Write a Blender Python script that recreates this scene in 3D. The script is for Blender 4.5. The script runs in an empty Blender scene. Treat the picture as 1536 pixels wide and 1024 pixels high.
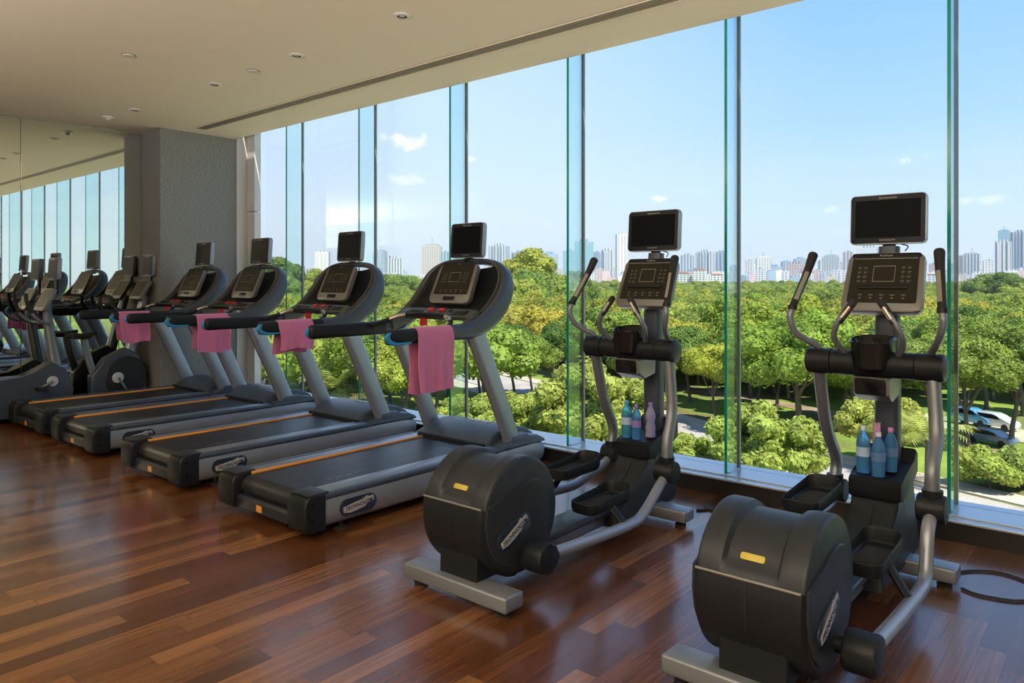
import bpy, bmesh, math, random
import numpy as np
from mathutils import Vector, Matrix
R = math.radians
scene = bpy.context.scene
COL = scene.collection

# ------------------------------------------------------------------ camera, world, sun, lamps, exposure
F = 1101.0; HOR = 424.0; EYE = 1.45
YAW = R(40.25)
FW = Vector((-math.sin(YAW), math.cos(YAW), 0)); RT = Vector((math.cos(YAW), math.sin(YAW), 0))
cam_d = bpy.data.cameras.new('camera'); cam = bpy.data.objects.new('camera', cam_d); COL.objects.link(cam)
cam_d.sensor_width = 36; cam_d.lens = 36 * F / 1536; cam_d.shift_y = -(512 - HOR) / 1536
cam_d.clip_start = .05; cam_d.clip_end = 9000
cam.location = (0, 0, EYE); cam.rotation_euler = (R(90), 0, YAW)
scene.camera = cam

def at(px, d, z=0.0):
    """point at forward distance d in the direction of image column px"""
    p = FW * d + RT * (d * (px - 768) / F)
    return Vector((p.x, p.y, z))
def on_plane(px, py, z):
    d = F * (EYE - z) / (py - HOR)
    return at(px, d, z)
def dirv(px, py):
    return (FW + RT * ((px - 768) / F) + Vector((0, 0, (HOR - py) / F))).normalized()

vs = scene.view_settings
vs.view_transform = 'Standard'; vs.look = 'None'; vs.gamma = 1; vs.use_curve_mapping = False
vs.exposure = 0.4
cy = scene.cycles
cy.max_bounces = 7; cy.diffuse_bounces = 4; cy.glossy_bounces = 4; cy.transmission_bounces = 4
cy.transparent_max_bounces = 24; cy.use_denoising = True
cy.caustics_reflective = False; cy.caustics_refractive = False
cy.sample_clamp_indirect = 6

def build_world():
    w = bpy.data.worlds.new('sky'); scene.world = w; w.use_nodes = True
    nt = w.node_tree; N = nt.nodes; L = nt.links; N.clear()
    out = N.new('ShaderNodeOutputWorld'); bg = N.new('ShaderNodeBackground')
    tc = N.new('ShaderNodeTexCoord'); sep = N.new('ShaderNodeSeparateXYZ')
    L.new(tc.outputs['Generated'], sep.inputs[0])
    ramp = N.new('ShaderNodeValToRGB'); cr = ramp.color_ramp
    L.new(sep.outputs['Z'], ramp.inputs[0])
    cr.elements[0].position = 0; cr.elements[0].color = (.66, .76, .86, 1)
    cr.elements[1].position = 1; cr.elements[1].color = (.09, .25, .62, 1)
    for p, c in ((.08, (.56, .72, .90, 1)), (.20, (.35, .59, .93, 1)), (.36, (.22, .47, .92, 1)), (.6, (.16, .38, .80, 1))):
        e = cr.elements.new(p); e.color = c
    # thin high cloud streaks: noise on a plane far overhead
    def math_(op, a, b=None, c=None):
        m = N.new('ShaderNodeMath'); m.operation = op
        for i, v in enumerate((a, b, c)):
            if v is None: continue
            if isinstance(v, (int, float)): m.inputs[i].default_value = v
            else: L.new(v, m.inputs[i])
        return m.outputs[0]
    zz = math_('MAXIMUM', math_('ADD', sep.outputs['Z'], .08), .03)
    cx = math_('DIVIDE', sep.outputs['X'], zz); cyy = math_('DIVIDE', sep.outputs['Y'], zz)
    comb = N.new('ShaderNodeCombineXYZ'); L.new(cx, comb.inputs[0]); L.new(cyy, comb.inputs[1])
    mp = N.new('ShaderNodeMapping'); mp.inputs['Rotation'].default_value = (0, 0, R(35)); mp.inputs['Scale'].default_value = (.42, 1.1, 1)
    L.new(comb.outputs[0], mp.inputs[0])
    n1 = N.new('ShaderNodeTexNoise'); n1.inputs['Scale'].default_value = .9; n1.inputs['Detail'].default_value = 7; n1.inputs['Roughness'].default_value = .55
    L.new(mp.outputs[0], n1.inputs[0])
    mr = N.new('ShaderNodeMapRange'); mr.interpolation_type = 'SMOOTHSTEP'
    mr.inputs[1].default_value = .47; mr.inputs[2].default_value = .78; mr.inputs[4].default_value = .55
    L.new(n1.outputs['Fac'], mr.inputs[0])
    # the sky whitens towards the left of the view
    vd = N.new('ShaderNodeVectorMath'); vd.operation = 'DOT_PRODUCT'; L.new(tc.outputs['Generated'], vd.inputs[0]); vd.inputs[1].default_value = dirv(380, 300)
    mrl = N.new('ShaderNodeMapRange'); mrl.interpolation_type = 'SMOOTHSTEP'; L.new(vd.outputs['Value'], mrl.inputs[0])
    mrl.inputs[1].default_value = .70; mrl.inputs[2].default_value = 1.0; mrl.inputs[3].default_value = 0; mrl.inputs[4].default_value = .45
    veil = math_('MAXIMUM', mr.outputs[0], mrl.outputs[0])
    mix = N.new('ShaderNodeMix'); mix.data_type = 'RGBA'
    L.new(veil, mix.inputs['Factor']); L.new(ramp.outputs[0], mix.inputs[6]); mix.inputs[7].default_value = (.78, .85, .93, 1)
    last = mix.outputs[2]
    # the small clouds
    n2 = N.new('ShaderNodeTexNoise'); n2.inputs['Scale'].default_value = 38; n2.inputs['Detail'].default_value = 6
    L.new(tc.outputs['Generated'], n2.inputs[0])
    for (px, py, wx, wy, k) in ((606, 208, 52, 20, 1), (1364, 241, 34, 9, .9), (1035, 288, 26, 8, .8), (990, 298, 22, 6, .7),
                                (706, 238, 14, 6, .8), (610, 270, 58, 12, .45), (1250, 316, 30, 8, .5), (1480, 300, 50, 8, .4)):
        d0 = dirv(px, py); r0 = d0.cross(Vector((0, 0, 1))).normalized(); u0 = r0.cross(d0)
        sc = 1 / F
        def dot(v, s):
            n = N.new('ShaderNodeVectorMath'); n.operation = 'DOT_PRODUCT'; L.new(tc.outputs['Generated'], n.inputs[0]); n.inputs[1].default_value = v / s
            return n.outputs['Value']
        a = dot(r0, wx * sc * .72); b = dot(u0, wy * sc * .80)
        r2 = math_('ADD', math_('MULTIPLY', a, a), math_('MULTIPLY', b, b))
        edge = math_('SUBTRACT', math_('ADD', 1.0, math_('MULTIPLY', math_('SUBTRACT', n2.outputs['Fac'], .5), 7.0)), r2)
        fr = math_('GREATER_THAN', dot(d0, 1), 0)
        m2 = N.new('ShaderNodeMapRange'); m2.interpolation_type = 'SMOOTHSTEP'; L.new(edge, m2.inputs[0])
        m2.inputs[1].default_value = 0; m2.inputs[2].default_value = 1.4; m2.inputs[4].default_value = k
        f = math_('MULTIPLY', m2.outputs[0], fr)
        mx = N.new('ShaderNodeMix'); mx.data_type = 'RGBA'; L.new(f, mx.inputs['Factor']); L.new(last, mx.inputs[6]); mx.inputs[7].default_value = (1.0, 1.0, 1.0, 1)
        last = mx.outputs[2]
    L.new(last, bg.inputs['Color']); bg.inputs['Strength'].default_value = 1.0
    L.new(bg.outputs[0], out.inputs[0])
build_world()

sun_d = bpy.data.lights.new('sun', 'SUN'); sun = bpy.data.objects.new('sun', sun_d); COL.objects.link(sun)
sun_d.energy = 6.0; sun_d.angle = R(.6); sun_d.color = (1, .94, .80)
sun.rotation_euler = Vector((-.62, .22, -1.0)).to_track_quat('-Z', 'Y').to_euler()   # from behind the building, high

def area(name, loc, direction, sx, sy, power, color):
    d = bpy.data.lights.new(name, 'AREA'); d.shape = 'RECTANGLE'; d.size = sx; d.size_y = sy; d.energy = power; d.color = color
    o = bpy.data.objects.new(name, d); COL.objects.link(o); o.location = loc
    o.rotation_euler = Vector(direction).to_track_quat('-Z', 'Y').to_euler(); return o
# added fill lamps, unseen behind the viewer, aimed up to brighten the ceiling
CEIL_FILL = [area('added_ceiling_fill', (x, -2.2, 1.62), (0, .05, 1), 3.2, 2.4, p, (1, .96, .90)) for x, p in ((-6.5, 85), (-3.2, 175), (.2, 260), (2.4, 200))]

# ------------------------------------------------------------------ materials
MATS = {}
def mat(name, col, rough=.5, metal=0.0, coat=0.0, bump=None, vary=0.0, emit=None, spec=.5, sheen=0.0):
    if name in MATS: return MATS[name]
    m = bpy.data.materials.new(name); m.use_nodes = True; nt = m.node_tree; N = nt.nodes; L = nt.links
    b = N['Principled BSDF']
    b.inputs['Base Color'].default_value = (*col, 1); b.inputs['Roughness'].default_value = rough; b.inputs['Metallic'].default_value = metal
    b.inputs['Specular IOR Level'].default_value = spec
    if coat: b.inputs['Coat Weight'].default_value = coat; b.inputs['Coat Roughness'].default_value = .12
    if sheen: b.inputs['Sheen Weight'].default_value = sheen
    tc = N.new('ShaderNodeTexCoord')
    nz = N.new('ShaderNodeTexNoise'); nz.inputs['Scale'].default_value = 9; nz.inputs['Detail'].default_value = 4
    L.new(tc.outputs['Object'], nz.inputs[0])
    if vary:
        mx = N.new('ShaderNodeMix'); mx.data_type = 'RGBA'
        mx.inputs[6].default_value = (*[c * (1 - vary) for c in col], 1); mx.inputs[7].default_value = (*[min(1, c * (1 + vary)) for c in col], 1)
        L.new(nz.outputs['Fac'], mx.inputs['Factor']); L.new(mx.outputs[2], b.inputs['Base Color'])
    rr = N.new('ShaderNodeMapRange'); rr.inputs[3].default_value = max(0, rough - .06); rr.inputs[4].default_value = min(1, rough + .06)
    L.new(nz.outputs['Fac'], rr.inputs[0]); L.new(rr.outputs[0], b.inputs['Roughness'])
    if bump:
        n2 = N.new('ShaderNodeTexNoise'); n2.inputs['Scale'].default_value = bump[0]; n2.inputs['Detail'].default_value = 3
        L.new(tc.outputs['Object'], n2.inputs[0])
        bp = N.new('ShaderNodeBump'); bp.inputs['Strength'].default_value = bump[1]; bp.inputs['Distance'].default_value = bump[2] if len(bump) > 2 else .002
        L.new(n2.outputs['Fac'], bp.inputs['Height']); L.new(bp.outputs[0], b.inputs['Normal'])
    if emit: b.inputs['Emission Color'].default_value = (*emit[:3], 1); b.inputs['Emission Strength'].default_value = emit[3]
    MATS[name] = m; return m

SILVER = mat('silver_paint', (.29, .32, .37), .36, .5)
SILVER2 = mat('steel_grey_paint', (.22, .24, .27), .38, .5)
RAILM = mat('brushed_rail', (.26, .30, .36), .36, .6)
BLACK = mat('black_plastic', (.009, .011, .014), .46, bump=(160, .15, .001), spec=.28)
BLACKG = mat('black_glossy_plastic', (.007, .008, .010), .2, spec=.4)
CHAR = mat('charcoal_plastic', (.021, .025, .031), .42, bump=(220, .12, .001), spec=.32)
CHARB = mat('blue_grey_plastic', (.046, .060, .085), .36)
HOOD = mat('hood_grey', (.055, .072, .095), .38)
RUBBER = mat('black_rubber', (.015, .015, .016), .7, bump=(120, .3, .001))
BELTM = mat('belt_rubber', (.014, .016, .020), .40, bump=(300, .3, .001))
DISPLAY = mat('dark_display', (.024, .022, .017), .3, spec=.2)
SCREEN = mat('black_screen', (.004, .005, .007), .4, spec=.06)
PRINT = mat('pale_print', (.42, .40, .34), .5)
PRINTD = mat('dim_print', (.16, .15, .12), .5)
BLUE = mat('blue_accent', (.02, .22, .50), .3)
ORANGE = mat('orange_line', (.72, .30, .04), .4)
YELLOW = mat('yellow_tag', (.50, .40, .04), .4)
RED = mat('red_button', (.50, .02, .03), .35)
NAVY = mat('navy_badge', (.018, .028, .05), .25)
PLATE = mat('badge_silver', (.55, .55, .54), .3, .4)
DECKW = mat('white_label', (.62, .66, .72), .4)
CONS = mat('console_frame_grey', (.20, .195, .19), .34, .35)
LIP = mat('shell_inner_grey', (.065, .062, .06), .38)
CHROME = mat('chrome', (.62, .62, .62), .18, 1)
GOLDM = mat('warm_metal_grip', (.50, .45, .38), .25, .9)
PINK = mat('pink_towelling', (.60, .17, .38), .95, bump=(380, .9, .004), vary=.10, sheen=.3)

# ------------------------------------------------------------------ mesh helpers
def obj(name, bm, m, parent=None, smooth=True, angle=35, label=None):
    me = bpy.data.meshes.new(name)
    if isinstance(bm, bmesh.types.BMesh):
        bmesh.ops.recalc_face_normals(bm, faces=bm.faces[:])
        bm.to_mesh(me); bm.free()
    else: me = bm
    me.materials.clear(); me.materials.append(m)
    if smooth:
        me.polygons.foreach_set('use_smooth', [True] * len(me.polygons))
        try: me.set_sharp_from_angle(angle=R(angle))
        except Exception: pass
    o = bpy.data.objects.new(name, me); COL.objects.link(o)
    if parent: o.parent = parent
    if label: o['label'] = label
    return o
def tag(o, label=None, cat=None, group=None, kind=None):
    if label: o['label'] = label
    if cat: o['category'] = cat
    if group: o['group'] = group
    if kind: o['kind'] = kind
    return o
def empty(name, loc=(0, 0, 0), rz=0):
    o = bpy.data.objects.new(name, None); COL.objects.link(o); o.location = loc; o.rotation_euler = (0, 0, rz)
    o.empty_display_size = .1; return o
def copy_tree(o, parent=None):
    c = o.copy(); COL.objects.link(c); c.parent = parent
    for ch in list(o.children): copy_tree(ch, c)
    return c
def box(bm, x0, x1, y0, y1, z0, z1, bev=0.0, seg=2, M=None):
    vs_ = [bm.verts.new(p) for p in ((x0,y0,z0),(x1,y0,z0),(x1,y1,z0),(x0,y1,z0),(x0,y0,z1),(x1,y0,z1),(x1,y1,z1),(x0,y1,z1))]
    fs = [bm.faces.new([vs_[i] for i in q]) for q in ((0,3,2,1),(4,5,6,7),(0,1,5,4),(1,2,6,5),(2,3,7,6),(3,0,4,7))]
    if M is not None:
        for v in vs_: v.co = M @ v.co
    if bev:
        es = list({e for f in fs for e in f.edges})
        bmesh.ops.bevel(bm, geom=es, offset=bev, segments=seg, affect='EDGES', profile=.5)
    return bm
def B(*a, **k): return box(bmesh.new(), *a, **k)
def prism(outline, a0, a1, axis='x', bev=0.0, seg=2, bm=None):
    """outline: list of 2D points in the plane across axis; axis x: (y,z); y: (x,z); z: (x,y)"""
    bm = bm or bmesh.new()
    def P(p, a):
        return {'x': (a, p[0], p[1]), 'y': (p[0], a, p[1]), 'z': (p[0], p[1], a)}[axis]
    v0 = [bm.verts.new(P(p, a0)) for p in outline]; v1 = [bm.verts.new(P(p, a1)) for p in outline]
    n = len(outline); f0 = bm.faces.new(v0); f1 = bm.faces.new(v1[::-1])
    for i in range(n): bm.faces.new((v0[i], v1[i], v1[(i+1) % n], v0[(i+1) % n]))
    if bev:
        es = list({e for f in (f0, f1) for e in f.edges})
        bmesh.ops.bevel(bm, geom=es, offset=bev, segments=seg, affect='EDGES', profile=.5)
    return bm
def crom(pts, n=6):
    """Catmull-Rom through pts (any dimension)"""
    P = [np.array(p, float) for p in pts]; P = [2*P[0]-P[1]] + P + [2*P[-1]-P[-2]]
    out = []
    for i in range(1, len(P)-2):
        for k in range(n):
            t = k / n; a, b, c, d = P[i-1:i+3]
            out.append(.5*((2*b)+(-a+c)*t+(2*a-5*b+4*c-d)*t*t+(-a+3*b-3*c+d)*t**3))
    out.append(P[-2]); return out
def tube(path, rad, seg=14, bm=None, sm=6, ref=(1, 0, 0), p=2.0, caps=True, dome=False):
    """sweep a superellipse. rad: r | (ra,rb) | list of those. ra lies along ref (made perpendicular), rb across"""
    bm = bm or bmesh.new()
    n = len(path)
    if not isinstance(rad, list): rad = [rad] * n
    rad = [(r, r) if isinstance(r, (int, float)) else r for r in rad]
    full = [tuple(path[i]) + tuple(rad[i]) for i in range(n)]
    q = crom(full, sm) if (sm > 1 and n > 2) else [np.array(f, float) for f in full]
    if dome:
        def ext(a, b):
            d = a[:3] - b[:3]; d /= np.linalg.norm(d); r = min(a[3], a[4]); res = []
            for k in (1, 2, 3):
                t = k / 3 * math.pi / 2; e = a.copy(); e[:3] = a[:3] + d * r * math.sin(t) * .7
                e[3] = a[3] * max(.05, math.cos(t)) ; e[4] = a[4] * max(.05, math.cos(t)); res.append(e)
            return res
        q = ext(q[0], q[1])[::-1] + q + ext(q[-1], q[-2])
    rings = []
    rf = Vector(ref)
    for i, e in enumerate(q):
        a = Vector(q[max(0, i-1)][:3]); b = Vector(q[min(len(q)-1, i+1)][:3]); t = (b - a)
        t = t.normalized() if t.length > 1e-9 else Vector((0, 0, 1))
        u = (rf - t * rf.dot(t))
        if u.length < 1e-4: u = Vector((0, 0, 1)) - t * t.z
        u.normalize(); w = t.cross(u)
        ring = []
        for k in range(seg):
            th = 2 * math.pi * k / seg; c, s = math.cos(th), math.sin(th)
            cc = math.copysign(abs(c) ** (2 / p), c); ss = math.copysign(abs(s) ** (2 / p), s)
            ring.append(bm.verts.new(Vector(e[:3]) + u * (e[3] * cc) + w * (e[4] * ss)))
        rings.append(ring)
    for a, b in zip(rings, rings[1:]):
        for k in range(seg): bm.faces.new((a[k], a[(k+1) % seg], b[(k+1) % seg], b[k]))
    if caps: bm.faces.new(rings[0][::-1]); bm.faces.new(rings[-1])
    return bm
def lathe(prof, seg=24, bm=None, axis='z', c=(0, 0, 0), close=True):
    """prof: (r, h) pairs along axis"""
    bm = bm or bmesh.new(); rings = []
    for r, h in prof:
        ring = []
        for k in range(seg):
            th = 2 * math.pi * k / seg; a, b = r * math.cos(th), r * math.sin(th)
            p = {'z': (a, b, h), 'x': (h, a, b), 'y': (a, h, b)}[axis]
            ring.append(bm.verts.new((p[0]+c[0], p[1]+c[1], p[2]+c[2])))
        rings.append(ring)
    for a, b in zip(rings, rings[1:]):
        for k in range(seg): bm.faces.new((a[k], a[(k+1) % seg], b[(k+1) % seg], b[k]))
    if close: bm.faces.new(rings[0][::-1]); bm.faces.new(rings[-1])
    return bm
def grid(fn, nu, nv, bm=None):
    bm = bm or bmesh.new()
    V = [[bm.verts.new(fn(i / (nu-1), j / (nv-1))) for j in range(nv)] for i in range(nu)]
    for i in range(nu-1):
        for j in range(nv-1): bm.faces.new((V[i][j], V[i+1][j], V[i+1][j+1], V[i][j+1]))
    return bm
def shell(bm, t):
    """give an open sheet thickness"""
    bmesh.ops.recalc_face_normals(bm, faces=bm.faces[:])
    bmesh.ops.solidify(bm, geom=bm.faces[:], thickness=t); return bm
def xf(bm, M):
    bmesh.ops.transform(bm, matrix=M, verts=bm.verts[:]); return bm
def rrect(w, h, r, n=5, taper=1.0):
    """rounded rectangle outline, centred; taper scales the bottom width"""
    out = []
    for cx, cy_, a0 in ((w/2-r, h/2-r, 0), (-w/2+r, h/2-r, 90), (-w/2+r, -h/2+r, 180), (w/2-r, -h/2+r, 270)):
        for k in range(n+1):
            a = R(a0 + 90 * k / n); x = cx + r*math.cos(a); y = cy_ + r*math.sin(a)
            t = (y + h/2) / h; out.append((x * (taper + (1-taper)*t), y))
    return out
def plate(w, h, r, t, M, bev=0.0, taper=1.0, bm=None):
    """rounded slab: local xy outline, thickness along z, then moved by M"""
    b2 = prism(rrect(w, h, r, taper=taper), 0, t, 'z', bev)
    if bm is None: return xf(b2, M)
    me = bpy.data.meshes.new('tmp'); xf(b2, M); b2.to_mesh(me); b2.free(); bm.from_mesh(me); bpy.data.meshes.remove(me); return bm
def frame(origin, xdir, ydir):
    x = Vector(xdir).normalized(); y = Vector(ydir); y = (y - x*x.dot(y)).normalized(); z = x.cross(y)
    M = Matrix((x, y, z)).transposed().to_4x4(); M.translation = Vector(origin); return M
TXT = {}
def text_bm(s, size, M, depth=.0008, shear=.0, bold=.0, align='CENTER'):
    key = (s, size, depth, shear, bold, align)
    if key not in TXT:
        c = bpy.data.curves.new('lettering', 'FONT'); c.body = s; c.size = size; c.extrude = depth; c.shear = shear; c.offset = bold
        c.align_x = align; c.align_y = 'CENTER'; c.resolution_u = 2
        o = bpy.data.objects.new('lettering_source', c); COL.objects.link(o)
        bpy.context.view_layer.update()
        me = bpy.data.meshes.new_from_object(o.evaluated_get(bpy.context.evaluated_depsgraph_get()))
        bpy.data.objects.remove(o); bpy.data.curves.remove(c); TXT[key] = me
    bm = bmesh.new(); bm.from_mesh(TXT[key]); return xf(bm, M)
def mirror_x(bm):
    bmesh.ops.scale(bm, vec=(-1, 1, 1), verts=bm.verts[:]); return bm
# ------------------------------------------------------------------ room shell
CEIL = 3.27; YG = 5.05; YF = 4.83; XL = -9.2; XR = 3.4; YB = -4.0
FINX = [-.806 - 1.345 * k for k in range(-3, 6)]

def node_mat(name):
    m = bpy.data.materials.new(name); m.use_nodes = True
    return m, m.node_tree.nodes, m.node_tree.links, m.node_tree.nodes['Principled BSDF']
def mnode(N, L, op, a, b=None, c=None):
    m = N.new('ShaderNodeMath'); m.operation = op
    for i, v in enumerate((a, b, c)):
        if v is None: continue
        if isinstance(v, (int, float)): m.inputs[i].default_value = v
        else: L.new(v, m.inputs[i])
    return m.outputs[0]
def wood_floor():
    m, N, L, b = node_mat('wood_planks')
    tc = N.new('ShaderNodeTexCoord'); sp = N.new('ShaderNodeSeparateXYZ'); L.new(tc.outputs['Object'], sp.inputs[0])
    W = .094; LN = 1.15
    col = mnode(N, L, 'FLOOR', mnode(N, L, 'DIVIDE', sp.outputs['X'], W))
    wn = N.new('ShaderNodeTexWhiteNoise'); wn.noise_dimensions = '1D'; L.new(col, wn.inputs['W'])
    yo = mnode(N, L, 'ADD', mnode(N, L, 'DIVIDE', sp.outputs['Y'], LN), mnode(N, L, 'MULTIPLY', wn.outputs['Value'], 7.3))
    row = mnode(N, L, 'FLOOR', yo)
    wn2 = N.new('ShaderNodeTexWhiteNoise'); wn2.noise_dimensions = '2D'
    cb = N.new('ShaderNodeCombineXYZ'); L.new(col, cb.inputs[0]); L.new(row, cb.inputs[1]); L.new(cb.outputs[0], wn2.inputs['Vector'])
    ramp = N.new('ShaderNodeValToRGB'); cr = ramp.color_ramp
    cr.elements[0].position = 0; cr.elements[0].color = (.070, .025, .010, 1)
    cr.elements[1].position = 1; cr.elements[1].color = (.22, .098, .036, 1)
    e = cr.elements.new(.22); e.color = (.095, .034, .013, 1)
    e = cr.elements.new(.6); e.color = (.135, .052, .020, 1)
    L.new(wn2.outputs['Value'], ramp.inputs[0])
    # grain
    mp = N.new('ShaderNodeMapping'); mp.inputs['Scale'].default_value = (60, 2.2, 1); L.new(tc.outputs['Object'], mp.inputs[0])
    off = N.new('ShaderNodeVectorMath'); off.operation = 'ADD'; L.new(mp.outputs[0], off.inputs[0])
    sc = N.new('ShaderNodeVectorMath'); sc.operation = 'SCALE'; L.new(wn2.outputs['Color'], sc.inputs[0]); sc.inputs['Scale'].default_value = 40; L.new(sc.outputs[0], off.inputs[1])
    gn = N.new('ShaderNodeTexNoise'); gn.inputs['Scale'].default_value = 1; gn.inputs['Detail'].default_value = 5; L.new(off.outputs[0], gn.inputs[0])
    gr = N.new('ShaderNodeMapRange'); L.new(gn.outputs['Fac'], gr.inputs[0]); gr.inputs[1].default_value = .3; gr.inputs[2].default_value = .7; gr.inputs[3].default_value = .72; gr.inputs[4].default_value = 1.22
    ml = N.new('ShaderNodeVectorMath'); ml.operation = 'SCALE'; L.new(ramp.outputs[0], ml.inputs[0]); L.new(gr.outputs[0], ml.inputs['Scale'])
    # joints
    fx = mnode(N, L, 'FRACT', mnode(N, L, 'DIVIDE', sp.outputs['X'], W)); fy = mnode(N, L, 'FRACT', yo)
    dx = mnode(N, L, 'MINIMUM', fx, mnode(N, L, 'SUBTRACT', 1.0, fx)); dy = mnode(N, L, 'MINIMUM', fy, mnode(N, L, 'SUBTRACT', 1.0, fy))
    jx = mnode(N, L, 'LESS_THAN', dx, .011); jy = mnode(N, L, 'LESS_THAN', dy, .0012)
    j = mnode(N, L, 'MAXIMUM', jx, jy)
    mx = N.new('ShaderNodeMix'); mx.data_type = 'RGBA'; L.new(mnode(N, L, 'MULTIPLY', j, .55), mx.inputs['Factor']); L.new(ml.outputs[0], mx.inputs[6]); mx.inputs[7].default_value = (.03, .010, .004, 1)
    L.new(mx.outputs[2], b.inputs['Base Color'])
    rr = N.new('ShaderNodeMapRange'); L.new(gn.outputs['Fac'], rr.inputs[0]); rr.inputs[3].default_value = .17; rr.inputs[4].default_value = .29
    L.new(rr.outputs[0], b.inputs['Roughness']); b.inputs['Specular IOR Level'].default_value = .55
    b.inputs['Coat Weight'].default_value = .35; b.inputs['Coat Roughness'].default_value = .12
    bp = N.new('ShaderNodeBump'); bp.inputs['Strength'].default_value = .25; bp.inputs['Distance'].default_value = .002
    hh = mnode(N, L, 'ADD', mnode(N, L, 'MULTIPLY', gn.outputs['Fac'], .15), mnode(N, L, 'MULTIPLY', mnode(N, L, 'SUBTRACT', 1.0, j), .3))
    hh = mnode(N, L, 'ADD', hh, mnode(N, L, 'MULTIPLY', wn2.outputs['Value'], .12))
    L.new(hh, bp.inputs['Height']); L.new(bp.outputs[0], b.inputs['Normal'])
    return m
def glass_mat(name, tint, refl=1.0, ior=1.45):
    m, N, L, b = node_mat(name); N.remove(b); out = N['Material Output']
    tr = N.new('ShaderNodeBsdfTransparent'); tr.inputs[0].default_value = (*tint, 1)
    gl = N.new('ShaderNodeBsdfGlossy'); gl.inputs['Roughness'].default_value = .01; gl.inputs['Color'].default_value = (.9, .95, .95, 1)
    fr = N.new('ShaderNodeFresnel'); fr.inputs['IOR'].default_value = ior
    nz = N.new('ShaderNodeTexNoise'); nz.inputs['Scale'].default_value = .7
    mr = N.new('ShaderNodeMapRange'); L.new(nz.outputs['Fac'], mr.inputs[0]); mr.inputs[3].default_value = refl*.95; mr.inputs[4].default_value = refl*1.05
    k = mnode(N, L, 'MULTIPLY', fr.outputs[0], mr.outputs[0])
    mx = N.new('ShaderNodeMixShader'); L.new(k, mx.inputs[0]); L.new(tr.outputs[0], mx.inputs[1]); L.new(gl.outputs[0], mx.inputs[2])
    L.new(mx.outputs[0], out.inputs[0]); return m
GLASS = glass_mat('window_glass', (.965, .985, .985), .14, 1.30)
FINM = glass_mat('fin_glass', (.885, .972, .965), .35)
FINEDGE = mat('green_glass_edge', (.01, .34, .27), .12, coat=.4)
JOINT = mat('grey_silicone', (.26, .29, .29), .5)
CEILM = mat('ceiling_plaster', (.84, .73, .55), .85, vary=.02)
WALLM = mat('warm_wall_paint', (.34, .33, .32), .8, vary=.03)
WHITEP = mat('white_metal_panel', (.62, .62, .60), .4, .1)
SILLM = mat('sill_aluminium', (.50, .57, .64), .30, .45)
KERB = mat('black_kerb', (.018, .016, .015), .35)
RECSHADE = mat('recess_shade', (.015, .015, .015), .8)  # near-black colour standing for the shade in vent slots and disc gaps
SLAT = mat('bronze_slat', (.34, .29, .21), .5, .2)

def fabric_wall():
    m, N, L, b = node_mat('woven_grey_wallcovering')
    tc = N.new('ShaderNodeTexCoord')
    mp = N.new('ShaderNodeMapping'); mp.inputs['Scale'].default_value = (40, 40, 260); L.new(tc.outputs['Object'], mp.inputs[0])
    n = N.new('ShaderNodeTexNoise'); n.inputs['Scale'].default_value = 1; n.inputs['Detail'].default_value = 4; L.new(mp.outputs[0], n.inputs[0])
    r = N.new('ShaderNodeValToRGB'); r.color_ramp.elements[0].color = (.13, .13, .128, 1); r.color_ramp.elements[1].color = (.34, .345, .345, 1)
    r.color_ramp.elements[0].position = .3; r.color_ramp.elements[1].position = .7
    L.new(n.outputs['Fac'], r.inputs[0]); L.new(r.outputs[0], b.inputs['Base Color']); b.inputs['Roughness'].default_value = .85
    bp = N.new('ShaderNodeBump'); bp.inputs['Strength'].default_value = .4; bp.inputs['Distance'].default_value = .004
    L.new(n.outputs['Fac'], bp.inputs['Height']); L.new(bp.outputs[0], b.inputs['Normal']); return m
FABRIC = fabric_wall()

def struct(name, bm, m, smooth=False, label=None):
    o = obj(name, bm, m, None, smooth); o['kind'] = 'structure'
    if label: o['label'] = label
    return o
struct('floor', B(XL-.2, XR+.2, YB-.2, 4.74, -.12, 0), wood_floor(), label='glossy reddish brown wood plank floor')
struct('ceiling', B(XL-.2, XR+.2, YB-.2, YF, CEIL, CEIL+.5), CEILM, label='plain warm cream ceiling')
struct('wall_left', B(XL-.2, XL-.02, YB-.2, YG, 0, CEIL), mat('dark_backing', (.05, .05, .05), .6))
struct('wall_right', B(XR, XR+.2, YB, YG, 0, CEIL), WALLM)
struct('wall_back', B(XL-.02, XR, YB-.2, YB, 0, CEIL), WALLM)
# low black kerb with a metal sill under the glass
struct('trim_1', B(XL-.2, XR+.2, 4.74, 5.14, -.12, .108), KERB, label='black kerb along the foot of the window wall')
bm = B(XL-.2, XR+.2, 4.722, 4.80, .108, .122, .003); box(bm, XL-.2, XR+.2, 4.80, 5.15, .108, .130, .002)
struct('trim_2', bm, SILLM, label='pale blue grey metal window sill')
# column by the glass
struct('wall_column', B(XL-.02, -8.70, 3.9, 4.85, 0, CEIL), FABRIC, label='square column in woven grey wallcovering').name = 'trim_3'
bm = B(-9.3, -8.68, 4.853, 5.06, .13, 3.7, .002); struct('trim_4', bm, WHITEP, label='narrow white metal panel beside the column')
bm = B(-8.675, -8.50, 4.99, 5.08, 2.36, 3.75, .003); box(bm, -8.675, -8.50, 4.99, 5.08, .13, 2.35, .003)
struct('trim_5', bm, WHITEP, label='white jointed metal mullion at the end of the glazing')
struct('trim_6', B(XL-.02, XL+.02, YB, 3.9, CEIL-.03, CEIL-.001), mat('mirror_channel', (.35, .31, .24), .35, .3), label='slim channel along the top of the mirror')
struct('trim_7', B(XL-.2, XR+.2, 4.86, 5.2, 3.7, 3.8), WHITEP)

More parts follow.
